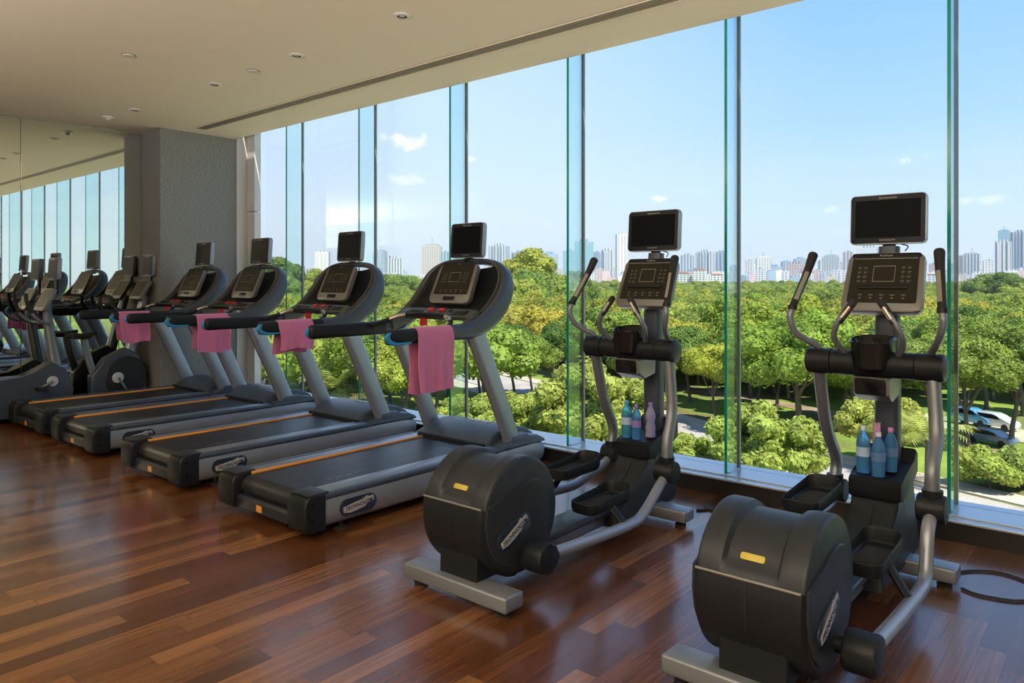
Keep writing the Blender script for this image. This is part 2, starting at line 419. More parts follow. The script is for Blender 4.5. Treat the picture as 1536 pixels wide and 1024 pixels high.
# windows: each bay = pane + the glass fin at its left + its joint
xs = sorted(FINX)   # from the column towards the camera
bays = [(-8.50, xs[0])] + list(zip(xs, xs[1:])) + [(xs[-1], XR)]
for i, (a, b_) in enumerate(bays):
    w = empty('window_%d' % (i+1), (a, YG, .13)); w['kind'] = 'structure'
    g = .004
    obj('glass_pane', B(g, b_-a-g, -.006, .006, 0, 3.57), GLASS, w, False)
    if i:
        obj('glass_fin', B(-.009, .009, -.218, -.012, 0, 3.57), FINM, w, False)
        obj('fin_edge', B(-.0095, .0095, -.224, -.2185, 0, 3.57), FINEDGE, w, False, label='bright green polished glass edge')
        obj('silicone_joint', B(-.011, .011, -.012, .009, 0, 3.57), JOINT, w, False)
        obj('fin_shoe', B(-.016, .016, -.19, -.02, 0, .006), SILLM, w, False)

# mirrors
MIRM, N_, L_, b_ = node_mat('mirror_silver')
b_.inputs['Base Color'].default_value = (.84, .88, .80, 1); b_.inputs['Metallic'].default_value = 1; b_.inputs['Roughness'].default_value = .012
t_ = N_.new('ShaderNodeTexNoise'); t_.inputs['Scale'].default_value = .5
r_ = N_.new('ShaderNodeMapRange'); L_.new(t_.outputs['Fac'], r_.inputs[0]); r_.inputs[3].default_value = .005; r_.inputs[4].default_value = .02; L_.new(r_.outputs[0], b_.inputs['Roughness'])
y1 = 3.898; ks = 0
for y0 in (2.63, 1.36, .09):
    o = obj('wall_mirror', B(XL-.018, XL, y0+.002, y1-.002, .10, CEIL-.03, .0015, 1), MIRM, None, False)
    if ks == 0: tag(o, 'tall frameless wall mirror panel next to the dark column', 'mirror', 'wall mirror panels')
    elif ks == 1: tag(o, 'tall frameless wall mirror panel cut by the picture edge', 'mirror', 'wall mirror panels')
    else: tag(o, 'tall frameless wall mirror panel further back than the picture shows', 'mirror', 'wall mirror panels')
    y1 = y0; ks += 1
struct('baseboard_left', B(XL-.02, XL+.012, YB, 3.9, 0, .10), KERB)

# ceiling slot diffuser
v = tag(empty('ceiling_vent', (-2.5, 4.235, CEIL)), 'long slotted linear air vent running along the ceiling near the glass', 'air vent')
obj('slot_shade', B(-5.9, 5.6, -.068, .068, -.004, -.0005), RECSHADE, v, False)  # flat dark strip below the ceiling, painted for the shade inside the slots
for k in range(5):
    y = -.066 + k * .033
    obj('slat', B(-5.9, 5.6, y-.0068, y+.0068, -.010, -.002, .001, 1), SLAT if 0 < k < 4 else CEILM, v, False)

# ceiling fittings
def fitting(px, py, label, kind):
    p = on_plane(px, py, CEIL); p.z = CEIL
    if kind == 'lamp':
        o = tag(empty('ceiling_downlight', p), label, 'ceiling light', 'recessed ceiling downlights')
        obj('trim_ring', lathe([(.036, -.001), (.036, -.010), (.052, -.010), (.060, -.006), (.061, 0)], 28, close=False), mat('ring_cream', (.75, .70, .62), .4), o)
        obj('baffle', lathe([(.036, -.0095), (.030, -.003), (.001, -.002)], 24, close=False), mat('baffle_brown', (.06, .05, .04), .4), o)
        obj('lamp_lens', lathe([(.020, -.0035), (.018, -.008), (.002, -.009)], 18), mat('lens_grey', (.45, .43, .40), .2), o)
    elif kind == 'cover':
        o = tag(empty('ceiling_cover_disc', p), label, 'cover plate', 'flat ceiling cover discs')
        obj('disc', lathe([(.048, 0), (.048, -.010), (.044, -.013), (.002, -.013)], 28), mat('disc_cream', (.66, .60, .52), .5), o)
        obj('shadow_gap', lathe([(.053, 0), (.053, -.002), (.049, -.002)], 28, close=False), RECSHADE, o)
    else:
        o = tag(empty('smoke_detector', p), label, 'smoke detector')
        obj('base', lathe([(.062, 0), (.062, -.010), (.056, -.014), (.002, -.014)], 28), mat('detector_white', (.80, .76, .70), .4), o)
        obj('sensor_head', lathe([(.030, -.014), (.026, -.030), (.014, -.040), (.001, -.042)], 20), mat('detector_grey', (.55, .50, .46), .4), o)
fitting(603, 23, 'round recessed downlight nearest the viewer beside the long slotted vent', 'lamp')
fitting(445, 82.5, 'round recessed downlight second along the row beside the slotted vent', 'lamp')
fitting(322, 126, 'round recessed downlight in front of the column, third along the row', 'lamp')
fitting(202, 164.5, 'round recessed downlight farthest away, just before the dark column', 'lamp')
fitting(193, 82.5, 'flat round ceiling cover disc alone on the left half of the ceiling', 'cover')
fitting(379.5, 106, 'flat round ceiling cover disc among the row of downlights', 'cover')
fitting(162.5, 175.5, 'small domed white detector on the ceiling close to the mirror', 'detector')
# ------------------------------------------------------------------ treadmills
BRAND = 'TECHNOGYM'
def badge(parent, M, w, h, text_size, name='side_badge'):
    """dark oval plate with an irregular silver plaque and lettering; M: x along the text, z out of the surface"""
    o = obj(name, plate(w, h, h*.49, .006, M, .002), NAVY, parent, label='dark oval badge')
    k = w / .26
    out = [(-.105,-.026),(-.108,.004),(-.06,.012),(-.02,.018),(.03,.024),(.060,.038),(.068,.030),(.106,.032),(.110,.004),(.06,-.004),(.045,-.020),(-.02,-.030),(-.06,-.034)]
    b = prism([(x*k, y*k*1.0 + .001) for x, y in out], .0055, .0085, 'z', .001)
    obj('badge_plaque', xf(b, M), PLATE, o, label='silver plaque')
    obj('badge_lettering', text_bm(BRAND, text_size, M @ Matrix.Translation((0, -.001, .0088)) @ Matrix.Rotation(R(6), 4, 'Z'), .0005, .25, .0006), NAVY, o)
    return o
def display_prints(parent, M, w, h, seed, framed=True):
    """rows of small printed symbols and the outline of the figure display; M: x right, y up, z out"""
    rnd = random.Random(seed)
    bm = bmesh.new(); t = .0006
    def q(x, y, a, b): box(bm, x-a/2, x+a/2, y-b/2, y+b/2, 0, t)
    for sx in (-1, 1):
        for c in range(2):
            for r in range(4):
                x = sx * (w*.30 + c * w*.095); y = h*.26 - r * h*.10
                q(x, y, w*.055, h*.018); q(x - w*.008, y - h*.030, w*.035, h*.010)
    obj('button_print', xf(bm, M), PRINTD, parent)
    bm = bmesh.new()
    fw, fh, fy = w*.34, h*.34, h*.12
    for (x, y, a, b) in ((0, fy+fh/2, fw, .0022), (0, fy-fh/2, fw, .0022), (-fw/2, fy, .0015, fh), (fw/2, fy, .0015, fh)): box(bm, x-a/2, x+a/2, y-b/2, y+b/2, 0, t)
    obj('display_outline', xf(bm, M), PRINT, parent)
    bm = bmesh.new()
    for i in range(5): 
        x = (i-2)*w*.17; a = w*rnd.uniform(.045, .07); box(bm, x-a/2, x+a/2, -h*.36, -h*.335, 0, t); box(bm, x-a*.3, x+a*.3, -h*.43, -h*.40, 0, t)
    obj('key_print', xf(bm, M), PRINTD, parent)

def make_tv(root, yc, zc, w, h, neck_z, tilt=4):
    M = frame((0, yc, zc), (1, 0, 0), (0, math.sin(R(tilt)), math.cos(R(tilt))))   # z points to the user (-y)
    tv = obj('screen_housing', plate(w, h, .022, .042, M @ Matrix.Translation((0, 0, -.042)), .007), SILVER, root)
    bm = plate(w*.975, h*.97, .018, .0015, M @ Matrix.Translation((0, 0, .0)), .0005)
    obj('bezel', bm, BLACK, tv)
    obj('screen_glass', plate(w*.86, h*.76, .004, .0014, M @ Matrix.Translation((0, .002, .0014))), SCREEN, tv)
    obj('housing_back', plate(w*.985, h*.985, .022, .012, M @ Matrix.Translation((0, 0, -.038)), .004), SILVER2, tv, label='silver rear edge')
    obj('screen_lettering', text_bm(BRAND, .014, M @ Matrix.Translation((0, h*.425, .0018)), .0003), PRINT, tv)
    obj('screen_lettering', text_bm(BRAND, .012, M @ Matrix.Translation((0, -h*.425, .0018)), .0003), PRINT, tv)
    obj('screen_bump', plate(w*.5, h*.55, .03, .03, M @ Matrix.Translation((0, 0, -.066)), .01), CHAR, tv)
    obj('screen_neck', tube([(0, yc+.035, neck_z), (0, yc+.04, zc-h*.36), (0, yc+.03, zc)], (.032, .014), p=3), BLACK, root)
    return tv

def make_treadmill():
    t = empty('treadmill')
    # chassis
    obj('base_frame', B(-.40, .40, .08, 2.12, .060, .205, .02), BLACK, t)
    # side panels: extruded curved silver profile
    for s in (-1, 1):
        prof = [(s*.395, .060), (s*.440, .056), (s*.462, .075), (s*.474, .120), (s*.477, .165), (s*.470, .212), (s*.440, .226), (s*.395, .226)]
        bm = bmesh.new(); rings = []
        for y, k, dz in ((.135, 1, 0), (.6, 1, 0), (1.2, 1, 0), (1.8, 1, .004), (2.05, 1, .006), (2.16, .985, .0), (2.205, .94, -.01)):
            zc = .14
            rings.append([bm.verts.new((x*(k if abs(x) > .42 else 1), y, zc + (z - zc) * (1 if k == 1 else k*.9) + (dz if z > .14 else 0))) for x, z in prof])
        for a, b in zip(rings, rings[1:]):
            for i in range(len(prof)): bm.faces.new((a[i], a[(i+1) % 8], b[(i+1) % 8], b[i]))
        bm.faces.new(rings[0]); bm.faces.new(rings[-1][::-1])
        sp = obj('side_panel', bm, SILVER, t, angle=50)
        badge(sp, frame((s*.4745, .37, .140), (0, s, 0), (0, 0, 1)), .27, .098, .032)
    # foot rails
    for s in (-1, 1):
        obj('foot_rail', B(min(s*.302, s*.418), max(s*.302, s*.418), .125, 1.66, .205, .249, .006), RAILM, t)
        bm = tube([(s*.444, .125, .231), (s*.444, 1.64, .231)], (.030, .020), seg=16, p=3, sm=1)
        obj('edge_trim', bm, CHARB, t, label='dark rounded outer edge')
    # belt: loop over the rear roller
    prof = []
    for k in range(9):
        a = R(90 + 180 * k / 8); prof.append((.115 + .062*math.cos(a), .176 + .062*math.sin(a)))
    prof += [(1.70, .114), (1.70, .238)]
    obj('running_belt', prism(prof, -.285, .285), BELTM, t)
    obj('guide_stripe', B(-.302, -.287, .13, 1.66, .236, .2515, .002), ORANGE, t, label='orange line beside the belt')
    for y in (.37, 1.18):
        bm = bmesh.new()
        for i in range(4): plate(.052, .014, .004, .0008, frame((.19, y + i*.075, .2383), (0, 1, 0), (-1, 0, 0)), bm=bm)
        obj('belt_marking', bm, PRINTD, t, label='row of worn pale marks on the belt')
    # rear caps and bumper
    for s in (-1, 1):
        pr = [(.0, .085), (.012, .055), (.05, .042), (.145, .042), (.145, .256), (.05, .256), (.016, .240), (.0, .20)]
        bm = prism(pr, min(s*.298, s*.480), max(s*.298, s*.480), 'x', .012, 3)
        c = obj('rear_cap', bm, BLACK, t)
        obj('cap_cover', B(min(s*.302, s*.474), max(s*.302, s*.474), .030, .165, .250, .262, .006), CHAR, c)
        for z in (.115, .205): obj('screw', lathe([(.008, s*.4805), (.008, s*.482), (.002, s*.482)], 12, axis='x', c=(0, .05, z)), BLACKG, c)
    bp_ = obj('rear_bumper', prism([(.03, .06), (.06, .045), (.14, .045), (.14, .13), (.045, .13), (.03, .115)], -.30, .30, 'x', .004), CHAR, t)
    obj('warning_sticker', plate(.062, .040, .008, .001, frame((-.04, .0295, .088), (1, 0, 0), (0, 0, 1))), ORANGE, bp_, label='orange warning sticker')
    for x in (-.40, .40):
        for y in (.30, 1.9):
            lf = obj('levelling_foot', lathe([(.040, 0), (.040, .006), (.030, .012), (.012, .016), (.012, .065)], 18, c=(x, y, 0)), RUBBER, t)
    # motor hood
    prof = [(1.60, .215), (1.615, .262), (1.68, .305), (1.76, .338), (1.86, .354), (1.97, .350), (2.08, .325), (2.17, .280), (2.215, .225), (2.22, .16), (2.20, .10), (1.60, .10)]
    bm = prism(prof, -.355, .355, 'x', .018, 3)
    h = obj('motor_hood', bm, HOOD, t)
    obj('hood_seam', prism([(1.596, .238), (1.598, .262), (1.612, .270), (1.62, .262), (1.618, .238)], -.352, .352), BLACK, h)
    obj('instruction_plate', plate(.20, .050, .012, .003, frame((.02, 1.93, .3535), (1, 0, 0), (0, 1, -.04))), DECKW, h, label='pale printed instruction plate')
    obj('plate_lettering', text_bm(BRAND, .026, frame((.02, 1.93, .3568), (1, 0, 0), (0, 1, -.04)), .0003), CHARB, h)
    for s in (-1, 1):
        pr = [(1.64, .215), (1.68, .250), (1.80, .282), (1.98, .294), (2.10, .280), (2.18, .245), (2.20, .215)]
        obj('hood_shoulder', prism(pr, min(s*.34, s*.472), max(s*.34, s*.472), 'x', .02, 3), CHARB, t)
    # uprights
    for s in (-1, 1):
        pth = [(s*.428, 1.865, .20), (s*.424, 1.72, .52), (s*.418, 1.56, .86), (s*.412, 1.452, 1.09)]
        obj('upright', tube(pth, [(.036, .078), (.036, .078), (.037, .080), (.040, .085)], seg=20, p=2.6), SILVER, t)
        b2 = prism([(1.75, .235), (1.80, .31), (1.98, .31), (2.03, .235)], min(s*.37, s*.472), max(s*.37, s*.472), 'x', .02)
        obj('upright_collar', b2, CHARB, t)
    # handrails
    for s in (-1, 1):
        hr = obj('handrail', tube([(s*.412, .655, 1.105), (s*.415, .9, 1.105), (s*.418, 1.30, 1.108)], (.033, .050), seg=20, p=2.7, dome=True, sm=2), BLACK, t)
        # blue accent wraps the tip and its lower edge
        pts = [(s*.434, .82, 1.064), (s*.434, .70, 1.063), (s*.430, .652, 1.078), (s*.426, .632, 1.105), (s*.430, .655, 1.138)]
        obj('tip_accent', tube(pts, [(.015, .008), (.015, .011), (.015, .017), (.016, .018), (.012, .006)], seg=12, p=3), BLUE, hr, label='blue plastic tip')
    # sweeping shell around the console
    for s in (-1, 1):
        P_ = [(s*.418, 1.20, 1.108), (s*.428, 1.38, 1.118), (s*.436, 1.53, 1.168), (s*.440, 1.665, 1.265), (s*.436, 1.755, 1.385), (s*.405, 1.800, 1.495), (s*.325, 1.825, 1.570), (s*.20, 1.838, 1.606), (s*.04, 1.84, 1.615)]
        rr = [(.034, .052), (.034, .060), (.034, .072), (.033, .078), (.032, .070), (.030, .055), (.026, .042), (.024, .034), (.024, .030)]
        obj('console_shell', tube(P_, rr, seg=18, p=2.8, sm=5), CHARB, t, label='blue grey sweeping outer shell')
        P2 = [(x*.925 - s*.004, y-.012, z+.012) for x, y, z in P_[1:]]
        obj('shell_lip', tube(P2, [(.014, r[1]*.86) for r in rr[1:]], seg=12, p=2.6, sm=5), LIP, t, label='brownish inner lip')
    # basin behind the console and dashboard
    cen = crom([(1.50, 1.215), (1.62, 1.275), (1.72, 1.375), (1.78, 1.48), (1.81, 1.575)], 5)
    def basin(u, v):
        c = cen[int(round(v * (len(cen)-1)))]; x = (u*2-1)
        hw = .425 if v < .62 else .425 - (v-.62)/.38 * .13
        dip = (1 - x*x) * .05
        return (x*hw, c[0] + dip*.8, c[1] - dip*.5)
    obj('console_basin', shell(grid(basin, 17, len(cen)), .02), BLACK, t)
    dash = prism(rrect(.80, .105, .03), 0, .03, 'z', .008)
    M = frame((0, 1.475, 1.205), (1, 0, 0), (0, .85, .5))
    d = obj('dashboard', xf(dash, M), LIP, t)
    for x, w_ in ((-.235, .19), (.235, .19)):
        obj('storage_tray', plate(w_, .060, .022, .004, M @ Matrix.Translation((x, 0, .028)), .001), BLACKG, d)
    for x in (-.07, .045): obj('stop_button', plate(.062, .032, .010, .014, M @ Matrix.Translation((x, .026, .028)), .004), RED, d, label='red stop button')
    obj('speed_key', plate(.05, .022, .010, .008, M @ Matrix.Translation((.13, .03, .028)), .002), BLACKG, d)
    obj('stop_flap', prism([(1.39, 1.13), (1.425, 1.13), (1.425, 1.185), (1.39, 1.185)], -.10, -.05, 'x', .006), RED, t, label='red emergency flap under the dashboard')
    # inner grab bar
    pts = [(-.385, 1.16, 1.125), (-.345, 1.27, 1.165), (-.25, 1.345, 1.205), (-.08, 1.375, 1.215), (.08, 1.375, 1.215), (.25, 1.345, 1.205), (.345, 1.27, 1.165), (.385, 1.16, 1.125)]
    g = obj('grab_bar', tube(pts, .0155, seg=12, ref=(0, 0, 1)), BLACK, t)
    for s in (-1, 1): obj('pulse_sensor', tube([(s*.325, 1.290, 1.178), (s*.28, 1.328, 1.196), (s*.21, 1.353, 1.208)], .0175, seg=12, ref=(0, 0, 1)), GOLDM, g, label='polished metal pulse grip')
    # console panel
    cx0 = (0, 1.655, 1.445); up = Vector((0, .115, .26)).normalized()
    M = frame(cx0, (1, 0, 0), up)
    pn = obj('console_panel', plate(.40, .335, .045, .040, M @ Matrix.Translation((0, 0, -.03)), .010, taper=1.08), CONS, t)
    sc = obj('console_display', plate(.345, .245, .012, .002, M @ Matrix.Translation((0, .028, .0102)), taper=1.05), DISPLAY, pn)
    display_prints(sc, M @ Matrix.Translation((0, .02, .0125)), .32, .23, 3)
    obj('media_slot', plate(.12, .032, .006, .003, M @ Matrix.Translation((0, -.128, .0095)), .001), BLACKG, pn)
    obj('console_header', plate(.355, .030, .012, .004, M @ Matrix.Translation((0, .160, .0065)), .001), BLACK, pn)
    obj('header_lettering', text_bm('exc', .015, M @ Matrix.Translation((0, .160, .011)), .0003), PRINT, pn)
    make_tv(t, 1.79, 1.782, .345, .272, 1.58)
    return t

TREAD = make_treadmill()
GT = 'treadmills in a row along the glass'
tw = [(-3.98, 'grey treadmill nearest the viewer, with the long pink towel'),
      (-5.46, 'grey treadmill second from the viewer, with a short pink towel on its right handrail'),
      (-6.97, 'grey treadmill third from the viewer, its screen in front of the white mullion'),
      (-8.17, 'grey treadmill farthest away, right in front of the woven grey column')]
TMS = []
for i, (x, lab) in enumerate(tw):
    o = TREAD if i == 0 else copy_tree(TREAD)
    o.location = (x, 2.36, 0); tag(o, lab, 'treadmill', GT); TMS.append(o)

# ------------------------------------------------------------------ towels
def make_towel(X, y0, y1, zout, zin, label, seed):
    rnd = random.Random(seed); rail = 1.105; rx = .043; rz = .058
    path = [(rx+.004, zout)]
    n = 12
    for k in range(1, n): path.append((rx+.004, zout + (rail - zout) * k / n))
    for k in range(9):
        a = math.pi * k / 8; path.append((rx*math.cos(a), rail + rz*math.sin(a)))
    for k in range(1, n+1): path.append((-rx-.004, rail + (zin - rail) * k / n))
    m = len(path); w = y1 - y0; ph = [rnd.uniform(0, 6) for _ in range(6)]
    def f(u, v):
        i = min(m-1, int(round(v*(m-1)))); x, z = path[i]
        hang = max(0, (rail - z) / (rail - min(zout, zin)))
        s = 1 if i < m/2 else -1
        rip = .010*math.sin(u*11+ph[0]+v*2) + .006*math.sin(u*23+ph[1]-v*3)
        flare = .010*hang*math.sin(u*3+ph[2])
        yy = y0 + w*u + (u-.5)*(-.018)*hang*(1 + .3*math.sin(v*9+ph[3])) + .006*math.sin(v*13+ph[4])
        bott = .008*math.sin(u*7+ph[5])*hang
        return (X + x + s*max(0, rip+.006)*hang + s*flare*.6 + s*hang*.006, yy, z + bott)
    b_ = grid(f, 26, m); shell(b_, .011)
    o = obj('pink_towel', b_, PINK, None, True, 60); tag(o, label, 'towel', 'pink towels over the treadmill handrails')
    o.location = (0, 0, 0)
    for z_, s_ in ((zout, 1),):
        pass
    return o
towels = [(-3.98, 3.225, 3.545, .735, .72, 'long pink towel hanging from the handrail of the treadmill nearest the viewer', 1),
          (-5.46, 3.15, 3.46, .935, .90, 'short pink towel on the handrail of the second treadmill from the viewer', 2),
          (-6.97, 3.25, 3.58, .81, .84, 'pink towel on the handrail of the third treadmill from the viewer', 3),
          (-8.17, 3.06, 3.36, .85, .87, 'pink towel on the handrail of the farthest treadmill by the column', 4)]
for X, a, b2, zo, zi, lab, sd in towels: make_towel(X + .414, a, b2, zo, zi, lab, sd)

# ------------------------------------------------------------------ cross trainers
def make_cross(arms, pedals, label):
    t = tag(empty('cross_trainer'), label, 'cross trainer', 'cross trainers in front of the glass')
    for nm, y0, y1, hw in (('rear_foot', 0.0, .125, .325), ('front_foot', 1.575, 1.70, .355)):
        o = obj(nm, B(-hw, hw, y0, y1, .035, .105, .012, 3), SILVER2, t)
        for s in (-1, 1): obj('rubber_pad', lathe([(.032, 0), (.034, .012), (.018, .018), (.018, .04)], 16, c=(s*(hw-.06), (y0+y1)/2, 0)), RUBBER, o)
    # drum housing
    CY, CZ = .285, .366
    def drum(x0, x1, r_fn, nx=64, na=72):
        bm = bmesh.new(); rings = []
        xs_ = [x0 + (x1-x0)*k/(nx-1) for k in range(nx)]
        for x in xs_:
            rings.append([bm.verts.new((x, CY + r_fn(x, th)*math.cos(th), CZ + r_fn(x, th)*math.sin(th))) for th in [2*math.pi*k/na for k in range(na)]])
        for a, b in zip(rings, rings[1:]):
            for k in range(na): bm.faces.new((a[k], a[(k+1) % na], b[(k+1) % na], b[k]))
        bm.faces.new(rings[0][::-1]); bm.faces.new(rings[-1]); return bm
    sm_ = lambda e0, e1, v: (lambda q: q*q*(3-2*q))(min(1, max(0, (v-e0)/(e1-e0))))
    X0, X1 = -.205, .185
    def rf(x, th):
        r = .268; e = min(x - X0, X1 - x)
        edge = .016
        if e < edge: r -= edge - math.sqrt(max(0, edge*edge - (edge-e)**2))
        deg = math.degrees(th) % 360
        up = sm_(10, 26, deg) * (1 - sm_(152, 158, deg))       # the upper hood carries a sunk channel
        xc = x + .01
        ch = (1 - sm_(.090, .104, abs(xc)))
        r -= .020 * up * ch
        r += .004 * up * sm_(.10, .13, abs(xc))
        return r
    d = obj('drum_housing', drum(X0, X1, rf), CHAR, t, angle=40)
    def rl(x, th):
        e = min(x - X0 - .004, X1 - .004 - x); r = .280
        if e < .02: r -= .02 - math.sqrt(max(0, .02*.02 - (.02-max(0, e))**2))
        deg = math.degrees(th) % 360
        return r
    # lower rear shield: a slightly proud shell over the lower rear
    a0, a1 = R(163), R(262)
    def sh(u, v):
        th = a0 + (a1-a0)*v; x = X0 + .002 + (X1-X0-.004)*u
        r = rl(x, th) ; return (x, CY + r*math.cos(th), CZ + r*math.sin(th))
    bm = shell(grid(sh, 40, 26), .016)
    obj('rear_shield', bm, BLACK, d, label='darker lower rear shield')
    bm = tube([(X0+.012, CY + .284*math.cos(R(163)), CZ + .284*math.sin(R(163))), (X1-.012, CY + .284*math.cos(R(163)), CZ + .284*math.sin(R(163)))], .0055, seg=10, sm=1)
    obj('shield_lip', bm, CONS, d, label='lighter ridge above the shield')
    sm2 = []
    obj('centre_seam', tube([(-.010, CY + .2815*math.cos(R(q)), CZ + .2815*math.sin(R(q))) for q in range(164, 262, 8)], .0022, seg=8), RUBBER, d)
    th = R(146); rr_ = .246
    Mt = frame((-.012, CY + rr_*math.cos(th), CZ + rr_*math.sin(th)), (1, 0, 0), (0, math.sin(th), -math.cos(th)))
    obj('yellow_tag', plate(.085, .024, .006, .008, Mt, .002), YELLOW, d, label='small yellow tag')
    # side covers with a raised crescent
    for s, xs0 in ((1, X1), (-1, X0)):
        out = [(.03,.455),(.10,.474),(.19,.497),(.27,.520),(.34,.530),(.40,.515),(.45,.475),(.485,.42),(.497,.36),(.49,.29),(.46,.225),(.41,.175),(.35,.145),(.28,.135),(.20,.145),(.13,.175),(.075,.225),(.04,.29),(.024,.37)]
        bm = prism(out, xs0 - s*.004, xs0 + s*.010, 'x', .006, 3)
        obj('side_cover', bm, CHAR, d)
        a = R(20)
        xd = Vector((0, s*math.cos(a), math.sin(a)))
        badge(d, frame((xs0 + s*.010, CY - .075, CZ - .055), xd, (0, -s*math.sin(a), math.cos(a))), .245, .092, .030)
    obj('pedestal', prism([(.045, .10), (.26, .10), (.30, .20), (.05, .22)], -.125, .115, 'x', .012, 3), BLACK, t)
    # centre beam
    obj('centre_beam', B(-.055, .055, .42, 1.60, .060, .150, .012, 3), SILVER2, t)
    obj('beam_cover', B(-.085, .085, .46, 1.25, .125, .165, .012, 3), CHARB, t)
    # front column casing
    pr = [(1.16, .07), (1.20, .150), (1.36, .215), (1.50, .275), (1.575, .345), (1.60, .375), (1.60, .42), (1.84, .50), (1.90, .46), (1.925, .30), (1.90, .10), (1.85, .07)]
    bm = prism(pr, -.118, .118, 'x', .02, 3)
    for v in bm.verts:   # flares towards the floor
        k = max(0, min(1, (.34 - v.co.z) / .24)); v.co.x *= .92 + .28*k*k
    c = obj('front_casing', bm, CHAR, t)
    obj('casing_seam', tube([(0, 1.175, .156), (0, 1.36, .223), (0, 1.50, .283), (0, 1.572, .352)], .002, seg=8), RUBBER, c)
    for s in (-1, 1): obj('casing_slot', B(s*.1085-.003, s*.1085+.003, 1.66, 1.685, .27, .40, .002), BLACKG, c)
    pr = [(1.565, .395), (1.575, .375), (1.66, .375), (1.85, .43), (1.945, .46), (1.945, .56), (1.90, .585), (1.85, .520), (1.66, .478), (1.585, .476), (1.565, .46)]
    obj('bottle_shelf', prism(pr, -.122, .122, 'x', .012, 3), BLACK, t, label='dark padded shelf')
    # mast
    obj('mast', tube([(0, 1.845, .45), (0, 1.842, .9), (0, 1.840, 1.25), (0, 1.875, 1.64)], [(.062, .055), (.060, .052), (.058, .050), (.05, .035)], seg=20, p=3), CHARB, t)
    # cross tube, with end caps
    TY, TZ = 1.555, 1.048
    obj('cross_tube', tube([(-.19, TY, TZ), (.19, TY, TZ)], .0635, seg=24, sm=1, ref=(0, 0, 1), p=2.3), BLACK, t)
    for s in (-1, 1):
        q = tube([(s*.194, TY, TZ), (s*.305, TY, TZ)], .066, seg=24, sm=1, ref=(0, 0, 1), p=2.3)
        ec = obj('tube_sleeve', q, BLACK, t)
        obj('end_cap', lathe([(.064, s*.303), (.062, s*.312), (.045, s*.320), (.001, s*.322)], 24, axis='x', c=(0, TY, TZ)), CHAR, ec)
    obj('mast_bracket', B(-.06, .06, TY+.03, 1.83, .99, 1.09, .015), BLACK, t)
    # bowl on the tube
    def bowlring(w, l, z, r, y=TY-.004): return [(x, y + q_, z + (q_*.16 if z > 1.1 else 0)) for x, q_ in rrect(w, l, r, 6)]
    bm = bmesh.new(); rings = []
    for w, l, z, r in ((.14, .12, 1.01, .05), (.178, .168, 1.03, .07), (.192, .185, 1.09, .075), (.20, .195, 1.168, .075), (.192, .187, 1.173, .073), (.178, .173, 1.166, .068), (.155, .150, 1.11, .06), (.12, .11, 1.09, .04)):
        rings.append([bm.verts.new(p) for p in bowlring(w, l, z, r)])
    n = len(rings[0])
    for a, b in zip(rings, rings[1:]):
        for k in range(n): bm.faces.new((a[k], a[(k+1) % n], b[(k+1) % n], b[k]))
    bm.faces.new(rings[0][::-1]); bm.faces.new(rings[-1])
    bw = obj('cup_holder', bm, BLACKG, t)
    bm = bmesh.new()
    for k in range(6): box(bm, -.05 + k*.018, -.043 + k*.018, TY-.05, TY+.05, 1.09, 1.150, .002)
    obj('holder_ribs', bm, CONS, bw)
    pr = [(TY-.055, .985), (TY-.045, .90), (TY+.035, .862), (TY+.16, .885), (TY+.17, 1.0)]
    ub = obj('lower_holder', prism(pr, -.085, .085, 'x', .012, 3), CONS, t)
    pr2 = [(-.068, -.036), (.068, -.036), (.068, .036), (-.068, .036)]
    obj('holder_opening', plate(.142, .082, .012, .003, frame((0, TY-.0525, .940), (1, 0, 0), (0, -.010, .085)), .001), BLACKG, ub)
    # console
    up = Vector((0, .15, .30)).normalized(); M = frame((0, 1.750, 1.452), (1, 0, 0), up)
    pn = obj('console_panel', plate(.360, .335, .032, .050, M @ Matrix.Translation((0, 0, -.042)), .012, taper=1.06), CONS, t)
    sc = obj('console_display', plate(.315, .270, .012, .002, M @ Matrix.Translation((0, .014, .0082)), taper=1.04), DISPLAY, pn)
    display_prints(sc, M @ Matrix.Translation((0, .014, .0103)), .30, .26, 5)
    obj('book_ledge', plate(.235, .018, .009, .012, M @ Matrix.Translation((0, -.035, .009)), .003), BLACKG, pn, label='black reading ledge')
    obj('console_header', plate(.330, .026, .010, .004, M @ Matrix.Translation((0, .152, .0065)), .001), BLACK, pn)
    obj('header_line', B(-.15, .15, -.0012, .0012, 0, .0008, M=M @ Matrix.Translation((0, .134, .0108))), PRINT, pn)
    obj('header_lettering', text_bm('RealRoad', .016, M @ Matrix.Translation((0, .152, .0108)), .0003), PRINT, pn)
    obj('console_back', plate(.30, .26, .06, .05, M @ Matrix.Translation((0, 0, -.085)), .02), CHARB, t)
    make_tv(t, 1.83, 1.785, .365, .262, 1.60)
    tvc = tube([(.06, 1.86, 1.652), (.09, 1.868, 1.640), (.075, 1.87, 1.615)], .003, seg=8)
    obj('screen_cable', tvc, RUBBER, t)
    # fixed inner handles
    for s in (-1, 1):
        pts = [(s*.095, TY, 1.075), (s*.135, TY-.05, 1.118), (s*.155, TY-.10, 1.180), (s*.135, TY-.125, 1.245), (s*.095, TY-.12, 1.305), (s*.060, TY-.105, 1.352)]
        f_ = obj('fixed_handle', tube(pts, .0145, seg=12, ref=(0, 1, 0)), SILVER2, t)
        a_, b_2 = Vector(pts[3]), Vector(pts[5]); q = a_.lerp(b_2, .15)
        obj('hand_grip', tube([q, a_.lerp(b_2, .6) + Vector((0, 0, .004)), b_2 + Vector((0, 0, .006))], .0185, seg=12, ref=(0, 1, 0), dome=True, sm=3), RUBBER, f_)
